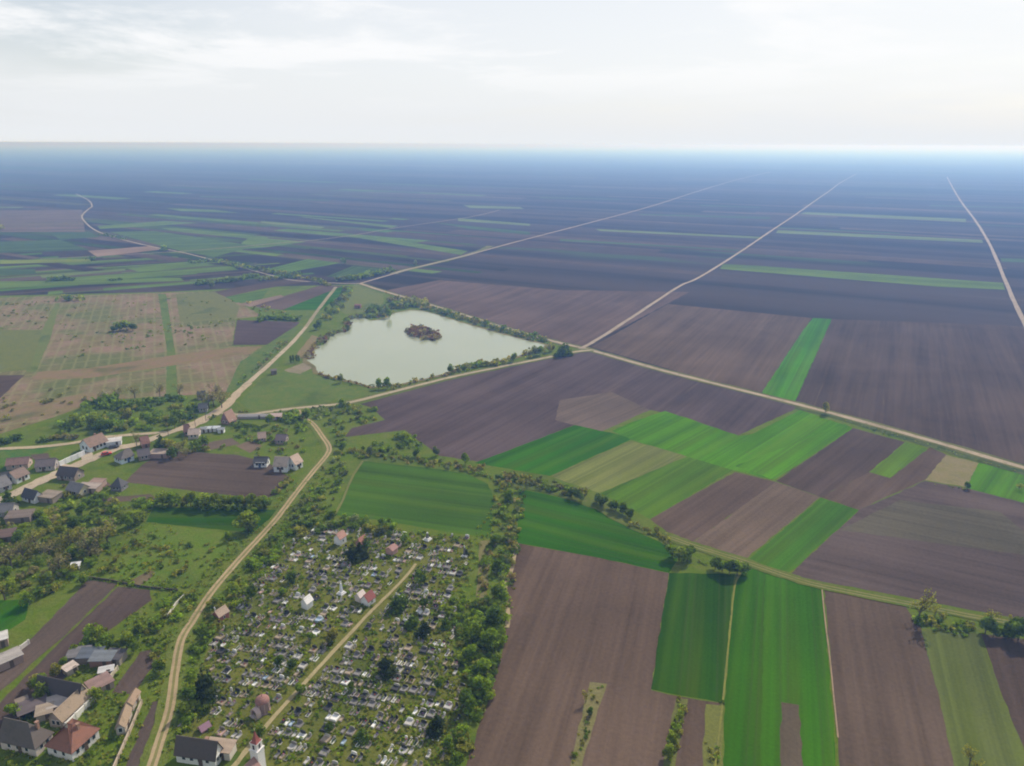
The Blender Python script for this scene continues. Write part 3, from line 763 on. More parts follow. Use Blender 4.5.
house("house", "white walled house with dark gabled roof below the graves at the cemetery gate", ((177, 762), (216, 768), (226, 758)), 2.7, 3.0, (0.11, 0.09, 0.085), (0.75, 0.75, 0.73), win=(4, 3, 1, 2), door=0.62, chim=[(2, 0.6)], lm="the white gate house")
shed("added tan roofed block standing for the sunlit back slope of the gate house", 221, 754, 6, 3.0, -8, 2.2, (0.52, 0.40, 0.31), (0.66, 0.6, 0.54), 0.4)  # added block: its tan roof imitates the sunlit rear slope of the gate house

# the village street
house("house", "big pale blue two-gabled house with brown roof beside the red car", ((90, 454), (112, 445.5), (77, 450.5)), 3.5, 3.8, (0.29, 0.185, 0.14), (0.70, 0.76, 0.82), win=(4, 3, 2, 1), door=0.25, chim=[(2, 1.2)], lm="the big pale blue house", wins=1.3)
shed("white flat annex at the far end of the big pale blue house", 114.5, 444.5, 6, 4.5, 25, 2.2, (0.66, 0.63, 0.62), (0.74, 0.76, 0.8), 0.2)
wall_line("white street wall in front of the big pale blue house's yard", (60, 466.5, 72, 461, 84.5, 455.5), 2.2, 0.3, (0.74, 0.76, 0.78))
house("house", "long low house with reddish brown roof and white street front, left of the crossing", ((17, 485), (33, 478), (9, 480)), 3.2, 2.8, (0.25, 0.17, 0.14), (0.72, 0.74, 0.76), win=(3, 2, 1, 1), door=0.5, lm="the low brown house", wins=1.2)
house("house", "grey gabled cottage at the lower end of the village street", ((1, 494), (15, 489), (-6, 487)), 3.0, 3.6, (0.20, 0.19, 0.20), (0.42, 0.42, 0.44), win=(2, 1, 1, 1), door=0.5)
house("house", "purple grey roofed house set back behind the village crossing", ((33, 473), (57, 470.5), (57, 464)), 2.8, 2.6, (0.17, 0.135, 0.14), (0.4, 0.36, 0.36), win=(3, 2, 1, 1), door=0.4)
house("house", "small reddish roofed house behind the long low brown house", ((20, 466.5), 10, 7, 15), 2.8, 2.4, (0.29, 0.17, 0.14), (0.45, 0.34, 0.3), win=(2, 1, 1, 1))
house("house", "dark house cut by the picture's left edge beside the village street", ((-2, 484), 11, 8, 20), 3.0, 3.0, (0.09, 0.085, 0.09), (0.35, 0.32, 0.32), win=(2, 1, 1, 1))
house("house", "dark brown roofed house at the street crossing, before the yellow gabled one", ((54, 480.5), (76, 482.5), (77, 474.5)), 3.0, 3.2, (0.085, 0.065, 0.065), (0.30, 0.24, 0.22), win=(3, 2, 1, 1), door=0.3, lm="the dark brown house")
house("house", "grey roofed house with yellow end wall near the village crossing", ((64, 495), (80, 498.5), (86, 490)), 3.0, 2.8, (0.24, 0.225, 0.235), (0.52, 0.47, 0.32), win=(2, 2, 0, 1), door=0.5)
house("house", "black roofed cottage with white gable and small yard near the street", ((20, 501), (35, 505), (42, 498.5)), 2.8, 3.0, (0.06, 0.058, 0.07), (0.74, 0.76, 0.8), win=(2, 1, 1, 1), door=0.6, lm="the black roofed cottage")
shed("tan roofed shed beside the black roofed cottage", 51, 500, 6.5, 5, -12, 2.3, (0.33, 0.27, 0.22), (0.3, 0.25, 0.22), 0.4)
shed("long pale rubbly roofed shed right of the yellow gabled house", 90, 491, 8, 4, -5, 2.2, (0.46, 0.38, 0.34), (0.4, 0.3, 0.26), 0.3)
shed("small reddish store among the clutter right of the yellow gabled house", 98, 486, 5, 4, -5, 2.0, (0.36, 0.25, 0.21), (0.42, 0.3, 0.26), 0.3)
house("house", "grey roofed cottage overgrown by trees at the left edge", ((4, 514), 10, 7, 10), 2.8, 2.6, (0.20, 0.19, 0.20), (0.36, 0.33, 0.32), win=(1, 1, 1, 1))
shed("dull brown roofed shed below the overgrown grey cottage", 21, 520, 8, 5, 12, 2.2, (0.22, 0.175, 0.155), (0.25, 0.2, 0.18), 0.5)
shed("rust roofed shed at the left edge beneath bare trees", 4, 540, 7, 5, 20, 2.2, (0.16, 0.11, 0.10), (0.22, 0.18, 0.16), 0.5)
house("house", "dark steep roofed house standing alone at the ploughed plot's lower corner", ((109, 491.5), (122, 492.5), (124, 486)), 2.8, 3.4, (0.085, 0.08, 0.09), (0.24, 0.22, 0.23), win=(2, 1, 1, 1), hip=(2, 2), lm="the lone dark house")
house("house", "white and blue hipped house with blue door beside the tilled plot", ((121, 465.5), (137, 460), (112.5, 461.5)), 3.2, 3.0, (0.16, 0.135, 0.125), (0.64, 0.74, 0.82), hip=(3.4, 0), win=(2, 2, 2, 1), door=0.55, doorc=(0.05, 0.10, 0.25), lm="the blue-doored house", wins=1.2)
house("house", "dark roofed house joined behind the white house with blue door", ((138, 462), (152, 459.5), (150, 454)), 2.8, 2.6, (0.13, 0.11, 0.12), (0.3, 0.24, 0.22), win=(2, 1, 1, 1))
house("house", "small red brick house with red roof beside the tall conifer", ((142.5, 449.5), (151.5, 447.5), (149, 443)), 3.0, 3.2, (0.30, 0.14, 0.11), (0.34, 0.19, 0.15), win=(1, 1, 1, 1), door=0.5)
shed("pale roofed shed in the garden right of the tall conifer", 161, 456.5, 8, 4.5, 0, 2.2, (0.48, 0.38, 0.32), (0.35, 0.25, 0.22), 0.4)
house("house", "pale pink low house behind the trees by the wide road", ((187, 440), (200, 439), (199, 433)), 2.8, 2.0, (0.46, 0.36, 0.32), (0.60, 0.52, 0.48), win=(2, 1, 1, 1))
house("house", "narrow dark red gabled house by the wide road", ((184, 437), (189, 436.5), (188.5, 431)), 3.0, 3.2, (0.20, 0.10, 0.09), (0.3, 0.18, 0.16), win=(1, 1, 0, 0))
house("house", "steep red roofed house with purple gable beside the wide gravel junction", ((229.5, 425.5), (238.5, 421), (219.5, 424)), 2.2, 5.6, (0.40, 0.24, 0.18), (0.26, 0.15, 0.16), win=(1, 1, 2, 1), lm="the steep red roofed house")
for i, (x, y) in enumerate([(203.5, 432), (208, 431.5), (212.5, 431), (217, 431), (221.5, 432.5)]):
    shed("white hut with flat roof, %s from left of five below the road" % ORD[i], x, y, 2.8, 2.2, 5, 1.7, (0.60, 0.64, 0.70) if i % 2 else (0.30, 0.32, 0.36), (0.70, 0.72, 0.76), 0.3, name="hut", group="white huts in a row", cat='hut')
house("house", "dark blue roofed house under bare trees above the gravel road", ((197, 400.5), (206, 399.7), (206.5, 396.5)), 2.8, 2.6, (0.075, 0.085, 0.12), (0.32, 0.32, 0.36), win=(2, 1, 1, 1), lm="the dark blue roofed house")
house("house", "grey roofed house between dark bushes above the gravel road", ((198, 413), (208, 412.3), (208, 409)), 2.8, 2.4, (0.14, 0.14, 0.15), (0.3, 0.3, 0.3), win=(2, 1, 1, 1))
shed("whitish outhouse beside the dark blue roofed house", 212, 398.5, 3.5, 2.4, 0, 1.7, (0.60, 0.54, 0.5), (0.6, 0.56, 0.54), 0.3)
house("house", "tan pink roofed cottage in the garden above the two white cottages", ((258, 443), (267, 442), (267, 437)), 2.6, 2.4, (0.44, 0.31, 0.25), (0.3, 0.22, 0.2), win=(1, 1, 1, 1))
house("house", "dark purple roofed cottage in the garden above the two white cottages", ((274, 445), (286, 445), (286, 439)), 2.6, 2.2, (0.15, 0.105, 0.12), (0.3, 0.24, 0.22), win=(2, 1, 1, 1))
house("house", "white cottage with black roof standing alone left of the tan roofed pair", ((252, 468), (268, 468), (268, 462.5)), 2.8, 2.2, (0.09, 0.085, 0.09), (0.76, 0.77, 0.8), win=(3, 1, 1, 1), door=0.45, doorc=(0.06, 0.1, 0.2), lm="the lone white cottage", wins=1.2)
house("house", "left one of two white cottages with tan roofs near the dirt lane", ((274, 472), (287, 472.5), (288, 466.5)), 2.8, 2.8, (0.46, 0.37, 0.31), (0.72, 0.74, 0.77), win=(2, 1, 1, 1), door=0.5, wins=1.2)
house("house", "right one of two white cottages with tan roofs near the dirt lane", ((296, 470.5), (303, 467), (287, 468)), 2.8, 2.8, (0.52, 0.39, 0.32), (0.78, 0.77, 0.76), win=(2, 1, 2, 1), door=0.5, lm="the pair of white cottages", wins=1.2)
shed("long low grey shed behind the garden hedge along the shore track", 254, 418, 15, 2.4, 2, 1.2, (0.30, 0.29, 0.30), (0.42, 0.38, 0.38), 0.3)
shed("pale pink roofed shed at the end of the low grey shed by the shore track", 276, 419, 5.5, 3.6, 6, 1.9, (0.50, 0.38, 0.35), (0.42, 0.32, 0.3), 0.4)
shed("dark wooden fishing hut by the gravel road next to the pond meadow", 274, 374, 3.2, 2.6, 20, 2.3, (0.16, 0.14, 0.14), (0.2, 0.16, 0.14), 0.4, name="hut", cat='hut')
shed("little dark red hut in the olive meadow above the pond", 358, 308, 5.0, 4, 0, 2.6, (0.22, 0.11, 0.11), (0.28, 0.15, 0.13), 0.3, name="hut", cat='hut', lm="the red meadow hut")
wall_line("thin white plank lying fence beside the lane's left side below the meadow", (184, 597, 176, 605, 168, 617), 0.8, 0.12, (0.62, 0.58, 0.52), name="garden_fence", cat="fence")
wall_line("dark low hedge-like fence along the top of the two ploughed strips", (88, 578, 110, 581, 130, 585, 148, 588, 178, 591), 0.55, 0.10, (0.10, 0.085, 0.06), name="garden_fence", cat="fence", posts=False)
shed("bright white tarpaulin covered hut hidden among shrubs", 76, 568, 2.4, 1.8, 15, 1.2, (0.82, 0.82, 0.84), (0.6, 0.6, 0.6), 0.3, name="hut", cat="hut")

# the red car
def make_car(label, x, y, ang, col):
    e = tag(empty("parked_car", P(x, y, ROAD_Z[0] + 0.002), rad(ang)), label, "car")
    prof = [(-2.1, 0.35), (2.1, 0.35), (2.15, 0.7), (1.95, 0.86), (0.95, 0.95), (-1.75, 1.0), (-2.1, 0.9)]
    m = MB()
    n = len(prof)
    vs = [(a, s * 0.85, b) for s in (-1, 1) for a, b in prof]
    m.add(vs, [tuple(range(n - 1, -1, -1))[::-1], tuple(range(n, 2 * n))[::-1]] + [(i, n + i, n + (i + 1) % n, (i + 1) % n) for i in range(n)])
    colored(m.build("body", PAINT, e), col)
    cab = MB().add([(-1.7, -0.8, 0.99), (0.95, -0.8, 0.94), (0.95, 0.8, 0.94), (-1.7, 0.8, 0.99), (-1.3, -0.64, 1.42), (0.25, -0.64, 1.44), (0.25, 0.64, 1.44), (-1.3, 0.64, 1.42)],
                   [(0, 1, 5, 4), (1, 2, 6, 5), (2, 3, 7, 6), (3, 0, 4, 7)])
    cab.build("window", GLASS, e)
    colored(MB().box((-0.52, 0, 1.46), (1.6, 1.32, 0.07)).build("roof_panel", PAINT, e), col)
    for sx in (-1.3, 1.3):
        for sy in (-0.82, 0.82):
            w = colored(MB().tube((sx, sy - 0.1, 0.32), (sx, sy + 0.1, 0.32), 0.32, 0.32, 12).build("wheel", TIMBER, e), (0.03, 0.03, 0.03))
            colored(MB().tube((sx, sy - 0.115, 0.32), (sx, sy + 0.115, 0.32), 0.18, 0.18, 10).build("rim", PAINT, w), (0.5, 0.5, 0.5))
    for sy in (-0.6, 0.6): colored(MB().box((2.13, sy, 0.68), (0.06, 0.3, 0.14)).build("headlight", PAINT, e), (0.8, 0.8, 0.75))
    return e
make_car("red car parked on the verge in front of the big pale blue house", 106.5, 454.8, 33, (0.55, 0.05, 0.03))
make_car("dark car parked by the far end of the big pale blue house", 114, 448, 35, (0.06, 0.06, 0.07))

# timber posts along the village road
for i, (x, y) in enumerate([(168.5, 436), (195.5, 427), (206, 421)]):
    m = MB().tube((0, 0, -0.2), (0, 0, 7.0), 0.14, 0.10, 8)
    o = tag(colored(m.build("power_pole", TIMBER), (0.16, 0.13, 0.11)), "weathered timber power pole, %s from the left along the village road" % ORD[i], "power pole", "timber poles along the village road")
    o.location = P(x, y)
    colored(MB().box((0, 0, 6.5), (1.6, 0.1, 0.12), 0.6).build("crossarm", TIMBER, o), (0.16, 0.13, 0.11))

# ---------------------------------------------------------------- cemetery: chapels, church, mausoleums
def side_of(p, q):
    """where p lies as seen from the camera, next to the landmark q"""
    (ax, ay), (bx, by) = to_px(p), to_px(q)
    dx, dy = ax - bx, ay - by
    if abs(dx) > abs(dy) * 1.3: return "left of" if dx < 0 else "right of"
    return "beyond" if dy < 0 else "before"

def name_all(items, marks):
    """items: (object, look, place). Words a label that singles each one out: its look, and its rank by distance from the nearest landmark on that side."""
    bins = {}
    for o, look, p in items:
        k = min(marks, key=lambda m: (marks[m] - p).length)
        bins.setdefault((look, k, side_of(p, marks[k])), []).append(((marks[k] - p).length, o))
    for (look, k, sd), L in bins.items():
        L.sort(key=lambda t: t[0])
        for i, (_, o) in enumerate(L):
            o["label"] = "%s, %s %s %s" % (look, "nearest such" if i == 0 else ordinal(i + 1) + " nearest such", sd, k)

CM = {}
def chapel(name, label, place, h, rise, roofc, wallc, lm=None, cat='chapel', **k):
    c_, L_, W_, a_ = place; place = (c_, L_ * 0.7, W_ * 0.7, a_); h *= 0.72; rise *= 0.74; k.setdefault('wins', 0.6); k.setdefault('over', 0.22)
    e = house(name, label, place, h, rise, roofc, wallc, cat=cat, **k)
    if lm: CM[lm] = e.location.copy()
    return e
chapel("chapel", "white walled burial chapel with pink roof, next to the red brick chapel", ((340.5, 543), 4.6, 3.8, 62), 3.6, 2.0, (0.45, 0.26, 0.21), (0.80, 0.80, 0.82), lm="the white pink-roofed chapel", win=(1, 1, 0, 0), cross=True)
chapel("chapel", "pinkish red brick burial chapel beside the white pink-roofed one", ((362, 547), 4.4, 3.6, 60), 3.0, 2.2, (0.42, 0.20, 0.17), (0.50, 0.28, 0.24), lm="the red brick chapel", win=(1, 1, 0, 0), cross=True)
chapel("chapel", "squat pink burial chapel near the top of the cemetery path", ((392, 553), 4.2, 4.0, 62), 2.6, 1.2, (0.36, 0.21, 0.19), (0.50, 0.30, 0.27), lm="the squat pink chapel", win=(0, 0, 0, 0))
chapel("chapel", "small white burial chapel standing alone with white slab in front", ((307.5, 607), 3.6, 3.2, 62), 3.0, 1.8, (0.78, 0.76, 0.74), (0.80, 0.80, 0.80), lm="the small white chapel", win=(0, 0, 0, 0), cross=True)
chapel("chapel", "maroon roofed burial chapel with white side wall beside the cemetery path", ((368.5, 603), 4.6, 4.0, 60), 2.6, 2.2, (0.28, 0.10, 0.09), (0.80, 0.79, 0.80), lm="the maroon-roofed chapel", win=(1, 1, 0, 0))
chapel("chapel", "white gabled burial vault just left of the maroon roofed chapel", ((360.5, 600), 3.4, 3.2, 60), 2.4, 1.4, (0.66, 0.60, 0.58), (0.72, 0.62, 0.58), win=(0, 0, 0, 0))
chapel("chapel", "dark red fronted burial chapel by the dirt lane with white cross", ((221.5, 619), 4.8, 4.0, 60), 3.0, 1.8, (0.42, 0.32, 0.25), (0.32, 0.13, 0.13), lm="the dark red chapel", win=(1, 1, 0, 0), cross=True)
chapel("mausoleum", "low purple pink mausoleum roof above the white gate house", ((204.5, 729), 3.2, 2.8, 52), 0.8, 1.1, (0.30, 0.18, 0.24), (0.40, 0.26, 0.30), lm="the purple mausoleum", cat='mausoleum', win=(0, 0, 0, 0), over=0.2)

def dome_mausoleum():
    a = P(263.5, 711)
    e = tag(empty("domed_mausoleum", a, rad(55)), "round domed mausoleum of pinkish stone with arched porch, left of the cemetery path", "mausoleum")
    CM["the domed mausoleum"] = a.copy(); e.scale = (0.74, 0.74, 0.74)
    colored(MB().lathe((0, 0, -0.1), [(2.3, 0), (2.3, 0.5), (2.0, 0.55), (2.0, 3.9), (2.25, 4.0), (2.25, 4.3)], 20).build("drum", PLASTER, e), (0.30, 0.21, 0.20))
    d = MB().lathe((0, 0, 4.2), [(2.3, 0), (2.25, 0.35), (2.0, 0.85), (1.5, 1.3), (0.85, 1.6), (0.25, 1.72)], 20)
    dd = colored(d.build("dome", ROOF, e), (0.31, 0.165, 0.145))
    colored(MB().lathe((0, 0, 5.85), [(0.22, 0), (0.12, 0.5), (0.05, 0.9)], 8).box((0, 0, 7.0), (0.1, 0.1, 0.8)).box((0, 0, 7.1), (0.1, 0.5, 0.1)).build("finial", PAINT, dd), (0.35, 0.2, 0.18))
    for i in range(8):
        t = 2 * math.pi * (i + 0.5) / 8
        colored(MB().lathe((2.12 * math.cos(t), 2.12 * math.sin(t), 0.4), [(0.2, 0), (0.15, 0.2), (0.14, 3.2), (0.22, 3.45)], 8).build("column", STONE, e), (0.46, 0.34, 0.33))
    # arched porch towards the lower left
    vs, fs = [], []
    n = 10
    for x in (-3.6, -2.0):
        for r in (1.7, 1.25):
            for i in range(n + 1):
                t = math.pi * i / n
                vs.append((x, r * math.cos(t), 1.4 + r * math.sin(t)))
            vs += [(x, -r, -0.1), (x, r, -0.1)]
    k = n + 3
    loop = [n + 2] + list(range(n + 1)) + [n + 1]
    for j in range(len(loop) - 1):
        a_, b_ = loop[j], loop[j + 1]
        fs += [(a_, b_, k + b_, k + a_), (2 * k + b_, 2 * k + a_, 3 * k + a_, 3 * k + b_), (b_, a_, 2 * k + a_, 2 * k + b_), (k + a_, k + b_, 3 * k + b_, 3 * k + a_)]
    colored(MB().add(vs, fs).build("porch_arch", PLASTER, e), (0.55, 0.42, 0.40))
    colored(MB().box((-2.05, 0, 1.0), (0.12, 1.3, 2.2)).build("door", TIMBER, e), (0.06, 0.05, 0.06))
    colored(MB().box((-3.0, 0, 0.05), (2.4, 3.4, 0.3)).build("step", STONE, e), (0.5, 0.42, 0.4))
dome_mausoleum()

def church():
    a, b = P(260, 774), P(226, 812)
    d = b - a; ang = math.atan2(d.y, d.x)
    e = tag(empty("church", a, ang), "white church with red-capped bell tower at the foot of the cemetery path", "church")
    CM["the church tower"] = a.copy(); e.scale = (0.57, 0.57, 0.74)
    colored(MB().box((0, 0, 4.6), (3.6, 3.6, 9.6)).box((0, 0, 9.5), (4.0, 4.0, 0.3)).build("tower", PLASTER, e), (0.80, 0.77, 0.76))
    bf = colored(MB().box((0, 0, 10.7), (3.0, 3.0, 2.2)).box((0, 0, 11.9), (3.4, 3.4, 0.25)).build("belfry", PLASTER, e), (0.80, 0.76, 0.76))
    for i in range(4):
        t = i * math.pi / 2
        w = MB().box((1.5 * math.cos(t), 1.5 * math.sin(t), 10.7), (0.12, 0.9, 1.5), t)
        colored(w.build("louvre", TIMBER, bf), (0.08, 0.06, 0.07))
    sp = colored(MB().lathe((0, 0, 12.0), [(2.3, 0), (1.5, 0.5), (1.05, 1.1), (0.6, 2.2), (0.12, 3.6)], 4, math.pi / 4).build("spire", ROOF, e), (0.30, 0.10, 0.09))
    colored(MB().box((0, 0, 16.1), (0.1, 0.1, 1.2)).box((0, 0, 16.3), (0.1, 0.6, 0.1)).build("cross", PAINT, sp), (0.5, 0.45, 0.35))
    L, hw, h, rise = 15.0, 3.9, 4.2, 3.4
    x0, x1 = 1.85, 1.85 + L
    n = MB().box(((x0 + x1) / 2, 0, h / 2 - 0.1), (L, hw * 2, h + 0.2))
    n.add([(x0, -hw, h), (x1, -hw, h), (x1, hw, h), (x0, hw, h), (x0, 0, h + rise), (x1, 0, h + rise)], [(0, 1, 5, 4), (2, 3, 4, 5), (1, 2, 5), (3, 0, 4)])
    colored(n.build("nave_wall", PLASTER, e), (0.78, 0.75, 0.73))
    o = 0.3
    r = MB().shell([(x0 - 0.02, -hw - o, h - 0.05), (x1 + o, -hw - o, h - 0.05), (x1 + o, hw + o, h - 0.05), (x0 - 0.02, hw + o, h - 0.05), (x0 - 0.02, 0, h + rise + 0.2), (x1 + o, 0, h + rise + 0.2)], [(0, 1, 5, 4), (2, 3, 4, 5)], 0.15)
    colored(r.build("nave_roof", ROOF, e), (0.33, 0.20, 0.18))
    for sy in (-1, 1):
        for i in range(4):
            window(e, x0 + 2.5 + i * 3.3, sy * hw, 1.5, 0 if sy < 0 else math.pi, 1.3)
church()

def monument(label, x, y, h, base, colr, lm=None, cross=False):
    a = P(x, y)
    e = tag(empty("monument", a, rad(60)), label, "monument")
    if lm: CM[lm] = a.copy()
    colored(MB().box((0, 0, 0.2), (base, base, 0.5)).box((0, 0, 0.65), (base * 0.7, base * 0.7, 0.4)).build("plinth", STONE, e), (0.7, 0.69, 0.7))
    colored(MB().box((0, 0, 0.85 + h / 2), (base * 0.36, base * 0.36, h), 0, 0.55).build("shaft", STONE, e), colr)
    top = MB().box((0, 0, 1.3 + h), (0.14, 0.14, 0.9)).box((0, 0, 1.4 + h), (0.14, 0.6, 0.14)) if cross else MB().lathe((0, 0, 0.85 + h), [(base * 0.12, 0), (base * 0.16, 0.15), (0.05, 0.5)], 8)
    colored(top.build("finial", STONE, e), (0.72, 0.7, 0.7))
monument("tall white and blue monument left of the maroon roofed chapel", 341.5, 594, 2.8, 2.2, (0.72, 0.74, 0.8), None, True)
monument("tall dark shafted monument at the cemetery's upper right edge", 464.5, 557, 2.6, 1.8, (0.12, 0.12, 0.13), "the tall dark monument", True)
monument("white and black monument on the cemetery's top edge below the green field", 427.5, 540, 1.8, 2.4, (0.14, 0.14, 0.15), "the topmost monument")
CM["the path's upper end"] = P(416, 564); CM["the path's midpoint"] = P(325, 661); CM["the white gate house"] = LM["the white gate house"].copy()

# ---------------------------------------------------------------- graves
CEM = px(285, 545, 300, 531, 335, 529, 400, 534, 470, 537, 468, 580, 448, 598, 462, 620, 452, 645, 460, 680, 468, 705, 462, 725, 440, 766, 425, 810, 262, 810, 262, 770, 240, 752, 178, 738, 190, 700, 205, 655, 218, 625, 238, 590, 262, 562)
def inside(p, poly):
    c = False
    for i in range(len(poly)):
        a, b = poly[i], poly[i - 1]
        if (a.y > p.y) != (b.y > p.y) and p.x < (b.x - a.x) * (p.y - a.y) / (b.y - a.y) + a.x: c = not c
    return c
def seg_dist(p, line):
    best = 1e9
    for a, b in zip(line, line[1:]):
        d = b - a; t = max(0, min(1, (p - a).dot(d) / max(d.dot(d), 1e-9)))
        best = min(best, (p - a - d * t).length)
    return best
PATHLINE = px(416, 564, 403, 580, 380, 603, 366, 617, 325, 661, 284, 706, 259, 735, 233, 768, 215, 792)

WHT, PAL, GRY, TAN, BLK, PNK, BLU = (0.80, 0.79, 0.77), (0.46, 0.44, 0.42), (0.22, 0.205, 0.20), (0.34, 0.27, 0.20), (0.035, 0.035, 0.042), (0.48, 0.33, 0.30), (0.36, 0.46, 0.58)
COLN = {WHT: "white", PAL: "pale grey", GRY: "grey", TAN: "tan", BLK: "black", PNK: "pinkish", BLU: "bluish"}
def mesh_of(name, mb, mat):
    me = mb.mesh(name); me.materials.append(mat); return me
def kerb(w, l, h, t=0.16):
    m = MB()
    for sx in (-1, 1): m.box((sx * (w - t) / 2, 0, h / 2 - 0.04), (t, l, h + 0.08))
    for sy in (-1, 1): m.box((0, sy * (l - t) / 2, h / 2 - 0.04), (w - 2 * t - 0.004, t, h + 0.08))
    return m
def stone(w, h, t=0.16, y=0.85, arch=0.18):
    n = 6; pr = [(-w / 2, 0), (w / 2, 0), (w / 2, h - arch)]
    pr += [(w / 2 * math.cos(math.pi * i / n), h - arch + arch * math.sin(math.pi * i / n)) for i in range(1, n)] + [(-w / 2, h - arch)]
    k = len(pr); vs = [(a, y - t / 2, b) for a, b in pr] + [(a, y + t / 2, b) for a, b in pr]
    return MB().add(vs, [tuple(range(k)), tuple(range(2 * k - 1, k - 1, -1))] + [((i + 1) % k, i, k + i, k + (i + 1) % k) for i in range(k)])
def cross_mb(h, y=0.9):
    return MB().box((0, y, h / 2), (0.14, 0.14, h)).box((0, y, h * 0.72), (0.62, 0.12, 0.13))
def pot(x, y, z): return MB().lathe((x, y, z), [(0.10, 0), (0.15, 0.28), (0.15, 0.30)], 7)
def bunch(x, y, z):
    m = MB()
    for k in range(5): m.box((x + random.uniform(-.14, .14), y + random.uniform(-.14, .14), z + random.uniform(0.05, .22)), (0.16, 0.16, 0.16), random.random())
    return m
GM = {
    'kerb': mesh_of("kerb", kerb(1.0, 2.2, 0.28), STONE), 'fill': mesh_of("grave_bed", MB().box((0, 0, 0.06), (0.66, 1.86, 0.24)), STONE),
    'kerb2': mesh_of("kerb", kerb(2.3, 2.3, 0.30), STONE), 'fill2': mesh_of("grave_bed", MB().box((0, 0, 0.06), (1.96, 1.96, 0.24)), STONE),
    'slab': mesh_of("ledger", MB().box((0, -0.05, 0.20), (0.95, 2.0, 0.48)).box((0, -0.05, 0.475), (0.80, 1.8, 0.08)), STONE),
    'slab2': mesh_of("ledger", MB().box((-0.53, -0.05, 0.34), (0.92, 1.9, 0.2)).box((0.53, -0.05, 0.34), (0.92, 1.9, 0.2)), STONE),
    'head': mesh_of("headstone", stone(0.84, 1.35), POLISH), 'headlow': mesh_of("headstone", stone(0.74, 1.0, 0.14, 0.85, 0.05), POLISH),
    'head2': mesh_of("headstone", stone(1.75, 1.35, 0.2, 0.9, 0.25), POLISH), 'cross': mesh_of("cross", cross_mb(1.45), STONE),
    'tomb': mesh_of("tomb_base", MB().box((0, 0, 0.25), (2.3, 2.5, 0.6)).box((0, 0, 0.60), (2.0, 2.2, 0.12)), STONE),
    'pot': mesh_of("flower_pot", pot(0.25, -0.2, 0.18), STONE), 'flower': mesh_of("flowers", bunch(0.25, -0.2, 0.45), STONE),
    'pothi': mesh_of("flower_pot", pot(0.2, 0.3, 0.52), STONE), 'flowerhi': mesh_of("flowers", bunch(0.2, 0.3, 0.8), STONE),
}
FLOW = [(0.55, 0.06, 0.06), (0.7, 0.55, 0.08), (0.65, 0.2, 0.35), (0.75, 0.73, 0.7), (0.25, 0.15, 0.4)]
BEDC = [(0.16, 0.13, 0.10), (0.07, 0.11, 0.03), (0.34, 0.30, 0.25), (0.28, 0.22, 0.16)]
def grave_spec(r):
    """parts (mesh key, colour, parent key) and the look in words"""
    base = r.choices([WHT, PAL, GRY, TAN, PNK, BLU, BLK], [13, 20, 34, 21, 4, 1, 9])[0]
    head = r.choices([BLK, GRY, WHT, PAL], [50, 28, 8, 14])[0]
    kind = r.choices(['kerb', 'slab', 'double', 'cross', 'tomb'], [28, 36, 14, 12, 8])[0]
    parts = []
    if kind == 'kerb':
        parts = [('kerb', base, None), ('fill', r.choice(BEDC), None), (r.choice(['head', 'headlow']), head, None)]
        look = "%s kerbed grave with %s headstone" % (COLN[base], COLN[head])
    elif kind == 'slab':
        parts = [('slab', base, None), (r.choice(['head', 'headlow']), head, None)]
        look = "%s slab grave with %s headstone" % (COLN[base], COLN[head])
    elif kind == 'double':
        parts = [('kerb2', base, None), ('fill2', r.choice(BEDC), None), ('slab2', r.choice([base, GRY, BLK, base]), None), ('head2', head, None)]
        look = "wide %s grave with %s headstone" % (COLN[base], COLN[head])
    elif kind == 'cross':
        parts = [('kerb', base, None), ('fill', r.choice(BEDC), None), ('cross', r.choice([WHT, GRY, PAL]), None)]
        look = "%s kerbed grave with %s cross" % (COLN[base], COLN[parts[2][1]])
    else:
        parts = [('tomb', base, None), ('slab2', r.choice([BLK, GRY, base]), None), ('head2', head, None)]
        look = "big %s tomb with %s headstone" % (COLN[base], COLN[head])
    if r.random() < 0.35:
        k = 'pothi' if kind in ('slab', 'tomb') else 'pot'
        parts += [(k, r.choice([WHT, GRY, TAN]), None), ('flowerhi' if k == 'pothi' else 'flower', r.choice(FLOW), k)]
    return kind, parts, look

GR = random.Random(5)
ax_v = (P(366, 617) - P(259, 735)).normalized()
ax_u0 = Vector((ax_v.y, -ax_v.x, 0))
ax_u = (ax_u0 * math.cos(rad(8)) + ax_v * math.sin(rad(8)))
org = P(325, 661)
avoid = [(v, 4.2) for k, v in CM.items() if "path" not in k and "gate" not in k] + [(P(360.5, 600), 3.6), (P(341.5, 594), 2.4), (P(299, 607), 2.0), (P(258, 722), 2.5), (P(253, 742), 4.0)]
spots = []
for row in range(-28, 28):
    v = row * 3.2 + GR.uniform(-0.25, 0.25)
    u = -70 + GR.uniform(0, 1.5)
    gap = 0
    while u < 70:
        p = org + ax_u * u + ax_v * (v + 0.45 * math.sin(u * 0.09 + row))
        kind, parts, look = grave_spec(GR)
        wide = 2.15 if kind in ('double', 'tomb') else 1.05
        p = p + ax_u * (wide / 2)
        step = wide + GR.uniform(0.02, 0.25)
        if GR.random() < 0.22: step += GR.uniform(0.8, 4.5)
        u += step
        q = to_px(p)
        dens = 0.92 if q[1] > 590 else 0.74
        if q[0] > 430 and q[1] < 600: dens = 0.68
        if q[0] > 445: dens *= 0.8
        if q[1] < 615 and q[0] < 330: dens = 0.7
        if GR.random() > dens or not inside(p, CEM): continue
        if seg_dist(p, PATHLINE) < (2.6 if wide > 2 else 1.9): continue
        if any((p - c).length < r_ for c, r_ in avoid): continue
        spots.append((p, parts, look, kind))
